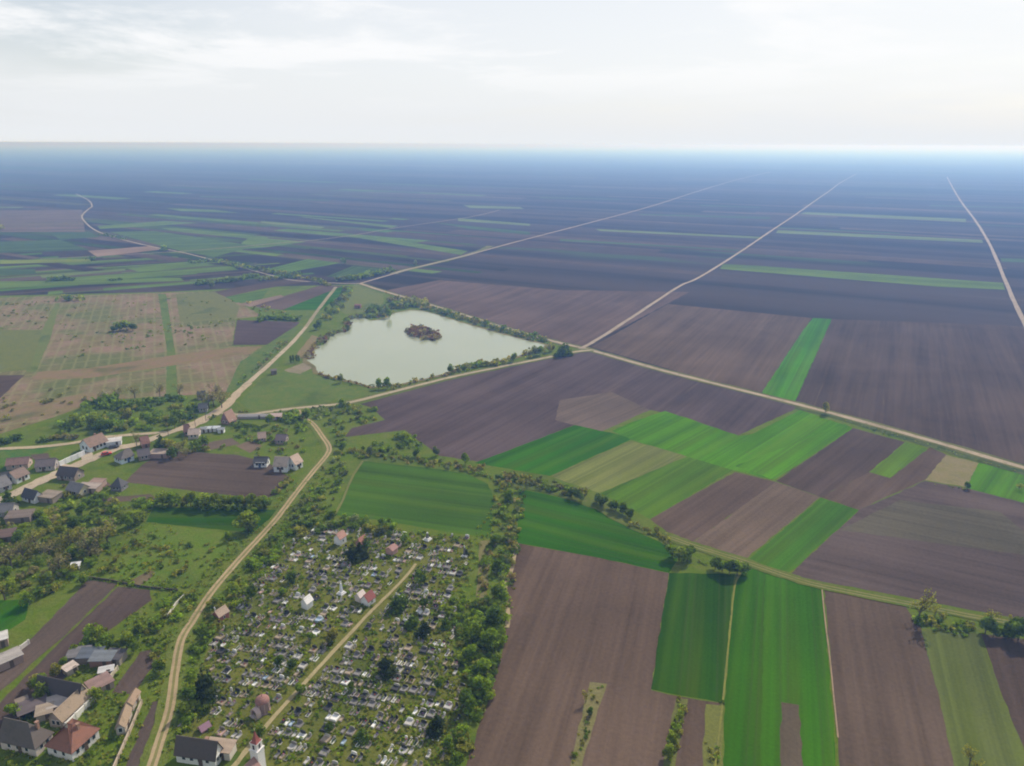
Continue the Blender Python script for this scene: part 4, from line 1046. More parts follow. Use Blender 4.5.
vis = [s for s in spots if -6 < to_px(s[0])[0] < 1030 and to_px(s[0])[1] < 768]
vis.sort(key=lambda s: s[0].length)
def soup():
    return {'v': [], 'f': [], 'c': [], 'n': 0}
def soup_add(S, me, M, col):
    vs = np.empty(len(me.vertices) * 3); me.vertices.foreach_get('co', vs)
    vs = vs.reshape(-1, 3) @ np.array(M.to_3x3()).T + np.array(M.translation)
    S['v'].append(vs)
    S['f'] += [tuple(i + S['n'] for i in p.vertices) for p in me.polygons]
    S['c'] += [col] * len(me.polygons)
    S['n'] += len(vs)
def tint_attr(me, cols):
    a = me.attributes.new('tint', 'FLOAT_COLOR', 'FACE')
    c = np.ones((len(cols), 4), np.float32); c[:, :3] = np.array(cols, np.float32)
    a.data.foreach_set('color', c.ravel())
def soup_build(S, name, mat):
    me = bpy.data.meshes.new(name)
    me.from_pydata(np.concatenate(S['v']).tolist(), [], S['f'])
    tint_attr(me, S['c']); me.update()
    return link(name, me, mat)
_t = NT("tinted_stone"); STONE_T = _t.pbr(_t.scale(_t.attr('tint'), _t.vary((_t.noise(_t.wpos(), 2.0, 4, 0.7), 0.4))), 0.55, 0.35)
ang_g = math.atan2(ax_v.y, ax_v.x) - math.pi / 2
named = []
rest = soup()
GRAVE_MAX = 300
for i, (p, parts, look, kind) in enumerate(vis):
    rz = ang_g + GR.uniform(-0.06, 0.06)
    if i < GRAVE_MAX:
        e = empty("grave", p, rz)
        e.scale = (0.82, 0.82, 0.92); e["category"] = "grave"; e["group"] = "graves of the village cemetery"
        got = {}
        for key, col, par in parts:
            o = colored(link(GM[key].name, GM[key], None, got.get(par, e)), col); got[key] = o
        named.append((e, look, p))
    else:
        M = Matrix.Translation(p) @ Matrix.Rotation(rz, 4, 'Z') @ Matrix.Diagonal((0.82, 0.82, 0.92, 1))
        for key, col, par in parts: soup_add(rest, GM[key], M, col)
name_all(named, CM)
ro = soup_build(rest, "weathered_graves", STONE_T)
tag(ro, "rest of the graves crowded in the upper half of the cemetery", "graves", None, 'stuff')
print("GRAVES", len(vis))
CML = dict(CM)

# ---------------------------------------------------------------- trees and shrubs
def unit(n, rng):
    v = rng.normal(size=(n, 3)); return v / np.linalg.norm(v, axis=1, keepdims=True)
def leaf_mesh(name, pts, nrm, size, tint, rng):
    """one small four-cornered leaf clump at each point"""
    n = len(pts)
    a = np.cross(nrm, rng.normal(size=(n, 3))); a /= np.linalg.norm(a, axis=1, keepdims=True) + 1e-9
    b = np.cross(nrm, a)
    s = size[:, None]
    q = np.stack([pts - a * s - b * s * 0.7, pts + a * s - b * s * 0.6, pts + a * s * 0.8 + b * s, pts - a * s * 0.7 + b * s * 0.8], 1)
    q += rng.normal(size=q.shape) * 0.12 * s[:, None]
    me = bpy.data.meshes.new(name)
    me.from_pydata(q.reshape(-1, 3).tolist(), [], [(4 * i, 4 * i + 1, 4 * i + 2, 4 * i + 3) for i in range(n)])
    tint_attr(me, tint); me.update(); me.materials.append(LEAF)
    return me
def crown_points(kind, n, rng):
    """points of a crown about 1 unit tall (z 0..1) and its own width"""
    P_, N_ = [], []
    if kind == 'round':
        k = rng.integers(7, 11)
        cs = np.stack([rng.uniform(-.26, .26, k), rng.uniform(-.26, .26, k), rng.uniform(.36, .80, k)], 1); rs = rng.uniform(.15, .27, k)
    elif kind == 'shrub':
        k = rng.integers(5, 9)
        cs = np.stack([rng.uniform(-.5, .5, k), rng.uniform(-.5, .5, k), rng.uniform(.22, .62, k)], 1); rs = rng.uniform(.22, .36, k)
    elif kind == 'cone':
        k = 16; t = np.linspace(0.02, 1, k)
        ang = rng.uniform(0, 6.3, k); rr = (1 - t) * .12
        cs = np.stack([rr * np.cos(ang), rr * np.sin(ang), .08 + t * .86], 1); rs = .04 + (1 - t) * .17
    elif kind == 'poplar':
        k = 12; t = np.linspace(0, 1, k)
        cs = np.stack([rng.uniform(-.05, .05, k), rng.uniform(-.05, .05, k), .18 + t * .74], 1); rs = .08 + .09 * np.sin(np.pi * (t * .8 + .15))
    else:  # bare, open crown
        k = rng.integers(9, 14)
        cs = np.stack([rng.uniform(-.34, .34, k), rng.uniform(-.34, .34, k), rng.uniform(.36, .86, k)], 1); rs = rng.uniform(.12, .22, k)
    w = rs ** 2; w = w / w.sum()
    c = rng.choice(len(rs), n, p=w)
    d = unit(n, rng); r = rng.uniform(0.45, 1.0, n) ** (1 / 2.2)
    p = cs[c] + d * (rs[c] * r)[:, None]
    p[:, 2] = np.maximum(p[:, 2], 0.02)
    nn = d * 0.8 + unit(n, rng) * 0.8; nn /= np.linalg.norm(nn, axis=1, keepdims=True)
    tone = rng.uniform(.6, 1.45, len(rs))[c] * rng.uniform(.65, 1.35, n)
    return p, nn, tone, cs, rs
def trunk_mb(cs, h0=0.0, r=0.03, limbs=True, rng=None):
    m = MB(); top = Vector((0, 0, max(.35, float(cs[:, 2].min()))))
    m.tube((0, 0, -.03), top, r, r * .7, 7)
    if limbs:
        for c in cs[:9]:
            b = Vector((0, 0, .12 + .5 * float(c[2]) * rng.uniform(.5, 1)))
            mid = b.lerp(Vector(c), .55) + Vector((0, 0, .03))
            m.tube(b, mid, r * .5, r * .33, 5); m.tube(mid, Vector(c) + Vector((0, 0, .06)), r * .33, r * .1, 4)
    return m
TREES = {}
rng = np.random.default_rng(3)
for kind, n, sz, nv in (('round', 520, .050, 4), ('cone', 420, .040, 2), ('poplar', 380, .042, 2), ('bare', 300, .030, 4), ('shrub', 170, .095, 6)):
    TREES[kind] = []
    for v in range(nv):
        p, nn, tone, cs, rs = crown_points(kind, n, rng)
        hue = rng.normal(0, .05, n)
        tint = np.stack([tone * (1 + hue), tone, tone * (1 - hue)], 1)
        me = leaf_mesh("crown", p, nn, sz * rng.uniform(.6, 1.35, n), tint, rng)
        tk = None
        if kind != 'shrub':
            tk = trunk_mb(cs, r=.035 if kind == 'bare' else .028, limbs=kind != 'cone', rng=random.Random(v)).mesh("trunk"); tk.materials.append(BARK)
        TREES[kind].append((me, tk))

FRESH, GREEN, DARK, OLIVE, BROWN, YEL, GREYG, PINE, REED, RUST = (.24, .31, .035), (.19, .28, .026), (.125, .195, .028), (.25, .26, .050), (.25, .235, .115), (.28, .275, .055), (.18, .22, .090), (.050, .070, .026), (.32, .27, .11), (.21, .125, .085)
WORD = {FRESH: "fresh green", GREEN: "mid green", DARK: "dark green", OLIVE: "olive", BROWN: "bare brown", YEL: "yellowish", GREYG: "grey green", PINE: "blackish", REED: "straw coloured", RUST: "rust brown"}
KINDW = {'round': "round tree", 'cone': "conifer", 'poplar': "slim tree", 'bare': "thin tree", 'shrub': "shrub"}
VR = random.Random(21)
PLANTS = []          # (place, height, width factor, kind, colour)
def put(x, y, h, kind, col, wf=1.0):
    PLANTS.append((P(x, y), h, wf, kind, col))
def band(xy, width, n, hs, mix, jit=1.0, kind='shrub', wf=(0.8, 1.3)):
    pts = px(*xy); L = [(b - a).length for a, b in zip(pts, pts[1:])]; T = sum(L)
    if pts[0].length > 420: n = int(n * 1.7)
    for i in range(n):
        s = T * (i + VR.uniform(0, jit)) / n
        for a, b, l in zip(pts, pts[1:], L):
            if s <= l: break
            s -= l
        d = (b - a).normalized(); p = a + d * min(s, l) + Vector((-d.y, d.x, 0)) * VR.uniform(-width / 2, width / 2)
        kk, cc = VR.choice(mix) if isinstance(mix[0][0], str) else (kind, VR.choice(mix))
        PLANTS.append((p, VR.uniform(*hs), VR.uniform(*wf), kk, cc))
def area(xy, n, hs, mix, wf=(0.8, 1.4), clump=0.0):
    poly = px(*xy); xs = [p.x for p in poly]; ys = [p.y for p in poly]; k = 0; t = 0
    while k < n and t < n * 60:
        t += 1
        p = Vector((VR.uniform(min(xs), max(xs)), VR.uniform(min(ys), max(ys)), 0))
        if not inside(p, poly): continue
        if clump and math.sin(p.x * .13 + 1.7) * math.sin(p.y * .11 + .4) + VR.uniform(-.5, .5) < clump - .5: continue
        kk, cc = VR.choice(mix); PLANTS.append((p, VR.uniform(*hs), VR.uniform(*wf), kk, cc)); k += 1
s_ = lambda *cs: [('shrub', c) for c in cs]

# single trees
put(825, 413.5, 8, 'round', YEL, .85)
for x, y, h in ((379, 389, 8), (387, 388.5, 8.5)): put(x, y, h, 'round', GREEN, 1.0)
put(341, 383, 7, 'round', GREYG, .9); put(374, 389, 4, 'bare', GREYG); put(351, 385, 2.5, 'shrub', DARK)
put(451, 373.5, 7.5, 'round', GREEN, .85); put(513.5, 362, 8, 'round', FRESH, .9); put(535, 356, 9, 'round', GREYG, 1.0); put(540, 355, 8.5, 'round', GREEN, 1.0); put(549, 352, 8, 'round', YEL, .9); put(553, 351, 6, 'round', OLIVE)
for x, y, h in ((559.5, 356.5, 9), (563.5, 356, 11), (567, 355, 10)): put(x, y, h, 'cone', DARK, 1.9)
put(550, 358, 3, 'shrub', DARK, .7)
for x, y, h, c in ((320, 329, 9, DARK), (316, 330, 7, DARK), (329, 317, 8, GREEN), (326, 313, 7, DARK), (333, 309, 8, DARK), (339, 303, 8, GREYG), (345, 292, 7, OLIVE), (389, 318, 10, GREEN), (384, 315, 7, GREYG), (370, 312, 6, GREEN), (342, 410, 8, GREEN), (307, 419, 7, GREEN)): put(x, y, h, 'round', c, 1.15)
for x, y in ((293.5, 362), (296.5, 361.5), (291, 363), (299, 362.5)): put(x, y, 6, 'poplar', DARK, 1.0)
# pond banks
band((368, 313, 380, 310, 395, 308, 412, 305, 425, 307), 10, 34, (3, 6.5), s_(GREEN, DARK, GREYG, OLIVE))
band((425, 308, 445, 313, 470, 321, 500, 330, 530, 338, 545, 342), 8, 60, (2.2, 4.8), s_(GREEN, GREYG, OLIVE, DARK, REED, BROWN))
band((392, 301, 400, 303, 412, 304), 14, 14, (4, 7), s_(OLIVE, GREYG, BROWN))
band((318, 346, 330, 336, 345, 331, 350, 327, 344, 322, 356, 317, 368, 318, 380, 317, 392, 312), 5, 46, (2, 4.5), s_(GREYG, OLIVE, RUST, GREEN, BROWN))
band((306, 360, 311, 352, 320, 343, 330, 336), 7, 26, (1.2, 2.5), s_(RUST, REED, BROWN))
band((318, 374, 332, 378.5, 352, 382.5, 372, 388), 3, 26, (1.0, 2.2), s_(REED, RUST, OLIVE))
band((390, 389, 420, 382, 444, 376, 470, 368, 500, 363, 520, 358, 545, 352), 9, 70, (1.6, 4), s_(OLIVE, REED, GREEN, OLIVE, YEL))
area((407, 332, 414, 327, 426, 329, 440, 337, 438, 340.5, 428, 341, 416, 338), 110, (1.8, 3.6), s_(RUST, RUST, BROWN, RUST, REED), wf=(1.1, 1.8)); put(430, 334, 6, 'poplar', GREYG)
# hedges round the fields at the top left of the pond
band((196, 285, 215, 283, 235, 281, 256, 277), 5, 34, (3, 6), s_(DARK, GREEN, GREYG)); put(212, 288, 8, 'round', GREYG, 1.2)
band((188, 264, 205, 262, 218, 261, 232, 266, 256, 270, 275, 274, 300, 276), 7, 42, (2.5, 5.5), s_(DARK, GREEN, GREYG, OLIVE))
band((340, 281, 355, 279, 375, 275, 392, 271), 7, 36, (3, 6.5), s_(DARK, GREEN, GREYG)); put(415, 265.5, 8, 'round', GREYG); put(345, 264.5, 8, 'round', DARK); put(344, 262, 6, 'shrub', DARK)
band((258, 281, 285, 278, 310, 279, 330, 286), 7, 26, (2.5, 5), s_(DARK, OLIVE, GREYG))
band((48, 282, 60, 280, 72, 281), 6, 12, (3, 6), s_(DARK, GREEN)); band((110, 281, 122, 280), 5, 6, (2, 5), s_(DARK)); put(30, 259, 7, 'shrub', DARK, 1.8); put(163, 250, 7, 'shrub', GREEN, 1.7); put(92, 261, 6, 'shrub', DARK, 1.6); put(0, 230, 10, 'shrub', OLIVE, 1.6)
band((100, 235, 112, 237, 126, 240), 6, 8, (3, 5), s_(DARK))
band((258, 322, 268, 319.5, 285, 319, 300, 321), 5, 20, (2.5, 5), s_(DARK, GREEN)); area((245, 303, 300, 312, 300, 320, 262, 317), 18, (1.5, 3.5), s_(OLIVE, REED, GREEN))
band((325, 320, 335, 312, 345, 296, 350, 288), 8, 20, (2.5, 5), s_(OLIVE, GREYG, GREEN))
# orchard: clump of trees and scattered scrub
for x, y, h, c in ((120, 331, 9, GREEN), (127, 330, 10, FRESH), (133, 331, 7, DARK), (114, 332, 6, DARK)): put(x, y, h, 'round', c, 1.6)
area((56, 297, 82, 297, 84, 301, 56, 302), 9, (4, 7), s_(OLIVE, GREEN))
area((0, 302, 58, 301, 40, 334, 0, 336), 60, (.7, 1.8), s_(OLIVE, BROWN, DARK), clump=.3)
area((60, 300, 240, 296, 240, 318, 232, 340, 60, 345), 110, (.6, 1.6), s_(OLIVE, BROWN, DARK, GREEN), clump=.4)
area((60, 338, 232, 318, 234, 330, 200, 345, 60, 360), 80, (.8, 2.1), s_(OLIVE, DARK, GREEN), clump=.35)
area((0, 395, 90, 385, 90, 405, 0, 432), 24, (1, 2.6), s_(OLIVE, BROWN))
# scrub belt north of the village
band((86, 408, 100, 405, 120, 406, 147, 407), 10, 34, (3.5, 6.5), s_(DARK, DARK, GREEN)); band((150, 403, 168, 401, 186, 399), 7, 20, (3, 6), s_(DARK, GREEN, DARK))
for x, y in ((105, 402), (118, 400), (135, 398), (160, 396), (180, 396)): put(x, y, 9, 'bare', BROWN, 1.2)
area((80, 412, 200, 404, 205, 420, 150, 432, 62, 436, 60, 425), 105, (2.5, 6.5), s_(GREEN, FRESH, DARK, DARK, OLIVE, GREEN))
for x, y, c in ((76, 428, FRESH), (95, 427, FRESH), (128, 421, OLIVE), (150, 425, GREEN), (178, 421, DARK), (175, 428, GREEN), (110, 431, DARK), (100, 431, DARK)): put(x, y, 8, 'round', c, 1.3)
band((0, 442, 12, 441, 25, 440), 6, 14, (4, 7), s_(DARK)); band((40, 442, 60, 440, 78, 438), 5, 14, (2.5, 5), s_(OLIVE, BROWN, DARK))
for x, y in ((203, 405), (214, 407), (220, 403), (216, 398), (209, 408), (222, 408)): put(x, y, 10, 'bare', BROWN, 1.2)
band((193, 409, 200, 415, 205, 418, 212, 416), 8, 14, (2.5, 5), s_(DARK, GREEN))
# village gardens
put(161, 451, 11, 'cone', DARK, 1.7); put(137, 447, 9, 'bare', BROWN, .8); put(170, 452, 9, 'round', OLIVE, 1.3); put(177, 455, 8, 'bare', BROWN, 1.3); put(183, 451, 7, 'bare', OLIVE, 1.2); put(172, 458, 7, 'round', DARK, 1.3); put(186, 457, 6, 'bare', BROWN, 1.4)
put(205, 446, 7, 'round', GREEN, 1.2); put(199, 449, 6, 'round', GREEN, 1.2); put(218, 447, 4, 'shrub', DARK); put(10, 505, 8, 'cone', DARK, 2.0)
area((190, 445, 225, 440, 228, 450, 196, 452), 12, (1.2, 3), s_(FRESH, GREEN)); area((190, 450, 222, 449, 222, 453, 190, 454), 10, (2, 4), s_(DARK, OLIVE))
band((234, 424, 248, 427, 262, 430), 5, 22, (2, 3.5), s_(DARK)); put(270, 424, 7, 'round', GREEN, 1.2); band((240, 412, 255, 413, 280, 412), 3, 16, (1.5, 3.5), s_(BROWN, OLIVE))
band((280, 414, 288, 418, 298, 424, 304, 432), 10, 36, (3, 6), s_(GREEN, DARK, GREEN)); area((228, 428, 300, 425, 312, 440, 300, 460, 235, 462, 240, 440), 70, (1, 3.2), s_(GREEN, OLIVE, DARK, BROWN, GREEN), clump=.3)
band((218, 455, 225, 468, 240, 470), 4, 14, (1.5, 3), s_(DARK, OLIVE)); band((283, 478, 286, 488, 276, 494), 6, 16, (1.5, 4), s_(OLIVE, YEL, DARK))
area((40, 497, 120, 495, 160, 500, 150, 515, 120, 535, 60, 520), 80, (2, 5), s_(GREEN, FRESH, DARK, GREEN, OLIVE)); area((30, 480, 118, 478, 118, 500, 60, 505), 16, (1, 2.5), s_(GREEN, BROWN, DARK))
area((-10, 515, 60, 510, 100, 540, 95, 575, 40, 600, -10, 605), 135, (2.5, 6.5), s_(GREEN, OLIVE, FRESH, DARK, OLIVE, BROWN))
for x, y, h, c in ((98, 548, 12, BROWN), (108, 545, 10, OLIVE), (90, 556, 9, BROWN), (12, 568, 11, BROWN), (24, 560, 9, BROWN), (60, 572, 9, BROWN), (70, 545, 8, OLIVE), (35, 545, 8, OLIVE), (50, 556, 8, BROWN), (5, 600, 8, OLIVE)): put(x, y, h, 'bare', c, 1.35)
for x, y, h, c in ((136, 525, 7, FRESH), (128, 528, 7, GREEN), (143, 521, 6, FRESH), (82, 516, 7, GREEN), (45, 530, 7, GREEN), (18, 545, 7, DARK), (75, 530, 7, DARK), (62, 538, 6, FRESH), (48, 585, 6, FRESH), (30, 605, 6, GREEN), (85, 585, 5, GREEN), (8, 582, 7, GREEN), (72, 560, 6, DARK)): put(x, y, h, 'round', c, 1.25)
area((95, 545, 135, 532, 190, 542, 188, 575, 150, 585, 100, 578), 62, (1.2, 3.6), s_(GREEN, FRESH, OLIVE, OLIVE, DARK, YEL)); area((95, 575, 180, 588, 176, 593, 90, 580), 20, (1, 2.2), s_(DARK, GREEN))
for i in range(15):
    put(163 + i * 7.4 + VR.uniform(-2, 2), 505 + .25 * i + VR.uniform(-1.5, 1.5), VR.uniform(5.5, 7.5), 'round', VR.choice([FRESH, YEL, FRESH, GREEN]), 1.25)
band((140, 500, 160, 506, 200, 508, 265, 510), 4, 36, (2, 4), s_(DARK, GREEN))
put(248, 531, 9, 'round', FRESH, 1.55); put(254, 529, 7, 'round', GREEN, 1.4); put(229, 541, 5, 'round', GREEN)
area((205, 545, 228, 548, 222, 570, 200, 572), 12, (1, 2.6), s_(GREEN, DARK, OLIVE)); area((178, 592, 200, 575, 198, 605, 180, 635), 22, (1, 3), s_(GREEN, OLIVE, FRESH))
area((120, 640, 165, 605, 188, 610, 178, 645, 166, 690, 162, 700, 158, 660), 60, (1.3, 4), s_(GREEN, FRESH, GREEN, OLIVE, DARK))
for x, y, h, c in ((95, 640, 7, GREEN), (102, 645, 7, FRESH), (108, 650, 6, GREEN), (127, 648, 7, FRESH), (134, 652, 6, GREEN), (143, 632, 6, FRESH), (90, 648, 5, GREEN), (40, 692, 6, GREEN), (46, 701, 6.5, FRESH), (53, 699, 6, GREYG), (35, 688, 5, YEL), (76, 655, 4, FRESH), (16, 716, 5, GREEN), (64, 668, 4, GREEN), (58, 676, 4.5, OLIVE), (160, 672, 5, DARK), (98, 700, 5, FRESH)): put(x, y, h, 'round', c, 1.3)
area((0, 700, 18, 700, 15, 735, 0, 740), 10, (1.5, 4), s_(BROWN, OLIVE, GREEN)); area((4, 758, 45, 764, 45, 790, 0, 790), 12, (1.5, 3.6), s_(GREEN, DARK, FRESH)); area((76, 757, 110, 745, 112, 790, 76, 790), 16, (1, 2.4), s_(GREEN, DARK))
# between the lane and the cemetery
area((285, 525, 318, 478, 332, 456, 350, 466, 338, 492, 328, 518, 300, 535), 84, (1.4, 4.2), s_(GREYG, GREEN, DARK, OLIVE, GREEN))
band((270, 540, 285, 535, 300, 532, 320, 527, 335, 522, 375, 528, 392, 533), 8, 44, (2.5, 5.5), s_(DARK, GREEN, GREYG, OLIVE)); band((345, 527, 400, 532, 470, 540), 3, 24, (1, 2.5), s_(GREEN, OLIVE, DARK))
area((232, 575, 262, 545, 285, 538, 270, 565, 250, 590, 235, 612), 60, (2, 5.5), s_(GREEN, DARK, GREEN, OLIVE, FRESH))
area((205, 612, 236, 585, 238, 600, 222, 612, 210, 640, 190, 695, 183, 690, 190, 650), 56, (1.8, 4.8), s_(DARK, GREEN, GREEN, OLIVE))
for x, y, h, c in ((206, 701, 13, PINE), (211, 695, 10, PINE)): put(x, y, h, 'cone', c, 1.15)
area((168, 735, 178, 690, 196, 690, 212, 705, 196, 722, 178, 735), 44, (2, 4.5), s_(DARK, GREEN, DARK, FRESH)); put(187, 716, 5, 'round', FRESH, 1.4); put(252, 602, 6.5, 'round', DARK, 1.2)
# cemetery trees
for x, y, h, k, c, w in ((353, 560, 8, 'cone', PINE, 2.0), (360, 557, 7, 'cone', PINE, 2.0), (404, 543, 5, 'round', GREEN, 1.3), (421, 584, 6, 'round', DARK, 1.2), (397, 609, 6, 'cone', DARK, 2.4), (403, 607, 5, 'round', DARK, 1.3), (425, 610, 5, 'round', DARK, 1.2), (413, 626, 5, 'cone', DARK, 2.2),
                       (424, 636, 6.5, 'cone', PINE, 1.8), (387, 673, 7, 'cone', PINE, 2.0), (437, 731, 6, 'cone', PINE, 2.2), (467, 708, 6.5, 'round', DARK, 1.3), (362, 740, 4, 'cone', DARK, 2.4), (333, 642, 6, 'round', YEL, 1.3), (279, 666, 4, 'round', DARK, 1.4), (293, 671, 4, 'round', DARK, 1.4),
                       (262, 737, 4, 'round', DARK, 1.2), (448, 750, 5, 'round', GREEN, 1.1), (446, 627, 4, 'cone', DARK, 2.2), (292, 582, 4.5, 'round', DARK, 1.4), (283, 596, 4, 'round', GREEN, 1.5), (466, 556, 3.5, 'cone', PINE, 1.8), (330, 735, 4, 'round', DARK, 1.2), (366, 548, 6, 'cone', DARK, 1.8), (300, 693, 3.5, 'round', GREEN, 1.5), (438, 690, 4, 'round', DARK, 1.2), (352, 690, 3, 'round', DARK, 1.4), (311, 640, 3.5, 'round', GREEN, 1.4)): put(x, y, h, k, c, w)
# the wooded belt on the cemetery's right
band((505, 478, 510, 490, 508, 510, 504, 540, 499, 565, 494, 590), 10.5, 150, (1.4, 3.8), s_(GREYG, GREEN, GREEN, OLIVE, DARK, REED)); area((478, 602, 494, 596, 506, 600, 508, 622, 500, 660, 486, 700, 474, 712, 466, 690, 462, 655, 452, 645, 464, 622), 175, (1.6, 4.4), s_(GREEN, GREEN, DARK, OLIVE, FRESH))
area((440, 605, 462, 596, 478, 606, 462, 624, 446, 640), 34, (1.5, 4), s_(GREEN, FRESH, DARK)); area((470, 700, 482, 706, 470, 745, 452, 768, 446, 760, 462, 728), 40, (1.5, 4), s_(GREEN, OLIVE, DARK))
for x, y, h in ((494, 625, 8), (488, 650, 8), (497, 648, 7), (478, 640, 7), (484, 675, 7), (500, 600, 7), (470, 660, 6), (480, 692, 7), (497, 572, 6), (509, 500, 6), (495, 545, 6)): put(x, y, h, 'round', VR.choice([GREEN, DARK, GREEN]), 1.3)
# hedge along the top of the green field and the old bank above it
band((345, 452, 365, 455, 390, 458, 420, 462, 450, 466, 475, 470, 500, 477), 7, 90, (1.5, 3.6), s_(OLIVE, REED, GREYG, YEL, GREEN, OLIVE)); band((500, 477, 520, 480, 540, 484, 560, 489, 585, 496), 8, 70, (2, 4.5), s_(GREYG, BROWN, DARK, OLIVE, GREEN))
area((358, 450, 390, 440, 404, 432, 414, 436, 424, 452, 400, 456), 44, (1.8, 4.8), s_(GREEN, FRESH, DARK, GREEN)); put(436, 456, 6, 'round', GREYG, 1.2); put(416, 457, 5, 'round', DARK, 1.3); put(465, 464, 6.5, 'round', GREEN, 1.2); put(404, 441, 6, 'round', FRESH, 1.3); put(370, 455, 5.5, 'round', GREYG, 1.2); put(342, 451, 6, 'round', GREEN, 1.3); put(333, 447, 6, 'round', OLIVE, 1.2)
area((308, 410, 345, 403, 374, 409, 384, 419, 355, 426, 345, 434, 345, 450, 330, 440, 322, 424), 80, (1.6, 4.6), s_(GREEN, DARK, GREYG, OLIVE, GREEN)); band((348, 402, 385, 393, 410, 388), 2.5, 16, (1, 2.4), s_(DARK, GREEN))
# along the field track
for x, y, h, c in ((571, 497, 5.5, DARK), (577, 499, 6, DARK), (581, 501, 5, DARK), (597, 503, 6, DARK), (603, 506, 6.5, DARK), (616, 511, 7, DARK), (623, 514, 7, DARK), (630, 518, 6, DARK), (611, 509, 5, DARK)): put(x, y, h * .85, 'round', c, 1.35)
for x, y, h, c in ((672, 558, 8, GREEN), (679, 561, 8.5, FRESH), (687, 561, 8, GREEN), (691, 557, 6, DARK), (715, 570, 6.5, DARK), (722, 572, 7, DARK), (729, 575, 8, DARK), (737, 575, 8.5, GREEN), (742, 574, 7, DARK)): put(x, y, h * .82, 'round', c, 1.4)
band((632, 524, 645, 530, 660, 538, 672, 545), 4, 18, (1.5, 3.2), s_(GREYG, OLIVE, YEL)); put(657, 533, 3, 'round', YEL, 1.6); band((692, 556, 705, 562, 714, 566), 3, 6, (1, 2), s_(GREEN, OLIVE))
put(918, 622, 12, 'bare', OLIVE, .9); put(921, 622, 5, 'shrub', DARK, 1.0); band((916, 624, 935, 626, 955, 629, 975, 632), 6, 40, (1.4, 3.4), s_(GREEN, DARK, OLIVE, GREEN)); put(943, 617, 3, 'shrub', YEL, 1.2); put(935, 615, 4, 'bare', OLIVE, 1.4)
for x, y, h, c in ((985, 634, 6.5, DARK), (993, 637, 6, DARK), (1012, 639, 8, DARK), (1018, 640, 8, DARK), (1006, 640, 5, DARK)): put(x, y, h, 'round', c, 1.35)
put(990, 622, 5, 'bare', OLIVE, 1.5); put(1016, 624, 4, 'shrub', YEL); put(969, 766, 6, 'bare', YEL, 1.0); put(974, 771, 4, 'bare', YEL, 1.0)
band((870, 431, 890, 436, 905, 439), 2, 8, (1, 2), s_(DARK)); put(967, 489, 4, 'round', DARK, 1.3); band((925, 482, 945, 486, 966, 490), 1.5, 9, (.6, 1.4), s_(GREEN, DARK)); put(1019, 490, 4, 'bare', YEL, 1.2)
band((598, 684, 594, 702, 588, 725, 582, 745, 576, 764), 3, 26, (.5, 1.7), s_(YEL, GREEN, REED, DARK, OLIVE)); put(586, 702, 4.5, 'bare', YEL, 1.0); put(590, 715, 3, 'round', DARK, 1.2)
band((682, 698, 679, 712, 676, 730, 671, 748, 666, 766), 2.2, 32, (.8, 2.4), s_(FRESH, GREEN, FRESH, YEL)); put(668, 757, 4.5, 'round', FRESH, 1.2); put(672, 745, 4, 'round', FRESH, 1.1)
band((712, 745, 710, 766), 3, 9, (.7, 1.8), s_(GREEN, OLIVE)); put(722, 703, 1.6, 'shrub', DARK)
band((845, 421, 870, 428, 910, 439, 960, 455, 1020, 472), 2, 40, (.5, 1.3), s_(GREEN, OLIVE, DARK))
band((385, 293, 431, 307, 470, 319, 512, 332, 560, 346), 2, 30, (.8, 2.0), s_(OLIVE, GREEN, REED)); band((285, 340, 262, 368, 242, 386), 8, 34, (.8, 2.4), s_(OLIVE, GREEN, BROWN))

ONROAD = [px(*R_LANE[4:]), PATHLINE, px(*R_SHORE), px(306, 327, 290, 345, 262, 371, 240, 390, 222, 408, 195, 424, 165, 434, 142, 443, 116, 449, 94, 458, 70, 468, 50, 477, 24, 489, 0, 501)]
BUILT = [(o.location.copy(), 3.2) for o in bpy.data.objects if o.type == 'EMPTY' and o.get("category") in ("house", "shed", "barn", "chapel", "hut", "outbuilding", "mausoleum")]
def ok_spot(p, h, kind):
    if kind == 'shrub' and any(inside(p, T) and min(seg_dist(p, T + T[:1]), 99) > 1.2 for T in NEAR_T): return False
    if seg_dist(p, ONROAD[0]) < 2.0 + (.8 * h if kind == 'shrub' else .35 * h): return False
    if kind in ('round', 'cone', 'bare', 'poplar'): return True
    if any(seg_dist(p, L) < 1.6 + .7 * h for L in ONROAD): return False
    return not any((p - c).length < r for c, r in BUILT)
NEAR_T = [T for T in TILLED if to_px(sum(T, Vector()) / len(T))[0] < 300 and T[0].length < 420]
def resize(q):
    p, h, wf, kind, col = q
    return (p, h * (.60 if p.length < 420 else 1.0), wf, kind, col) if kind == 'shrub' else (p, h * .80, wf * (.9 if kind == 'cone' else .82), kind, col)
PLANTS = [resize(q) for q in PLANTS]
PLANTS = [q for q in PLANTS if ok_spot(q[0], q[1], q[3]) and not (q[3] == 'shrub' and VR.random() < .16)]
def shown(q):
    x, y = to_px(q[0]); 
    if not (-15 < x < 1040 and y < 785): return 0
    return q[1] * (q[2] if q[3] == 'shrub' else .8) / q[0].length
trees = [q for q in PLANTS if q[3] != 'shrub' and shown(q) > 0]
shrubs = sorted([q for q in PLANTS if q[3] == 'shrub' and shown(q) > 0], key=shown, reverse=True)
ids = {}
def plant_mesh(q):
    k = ids.get(q[3], 0); ids[q[3]] = k + 1
    return TREES[q[3]][VR.randrange(len(TREES[q[3]]))]
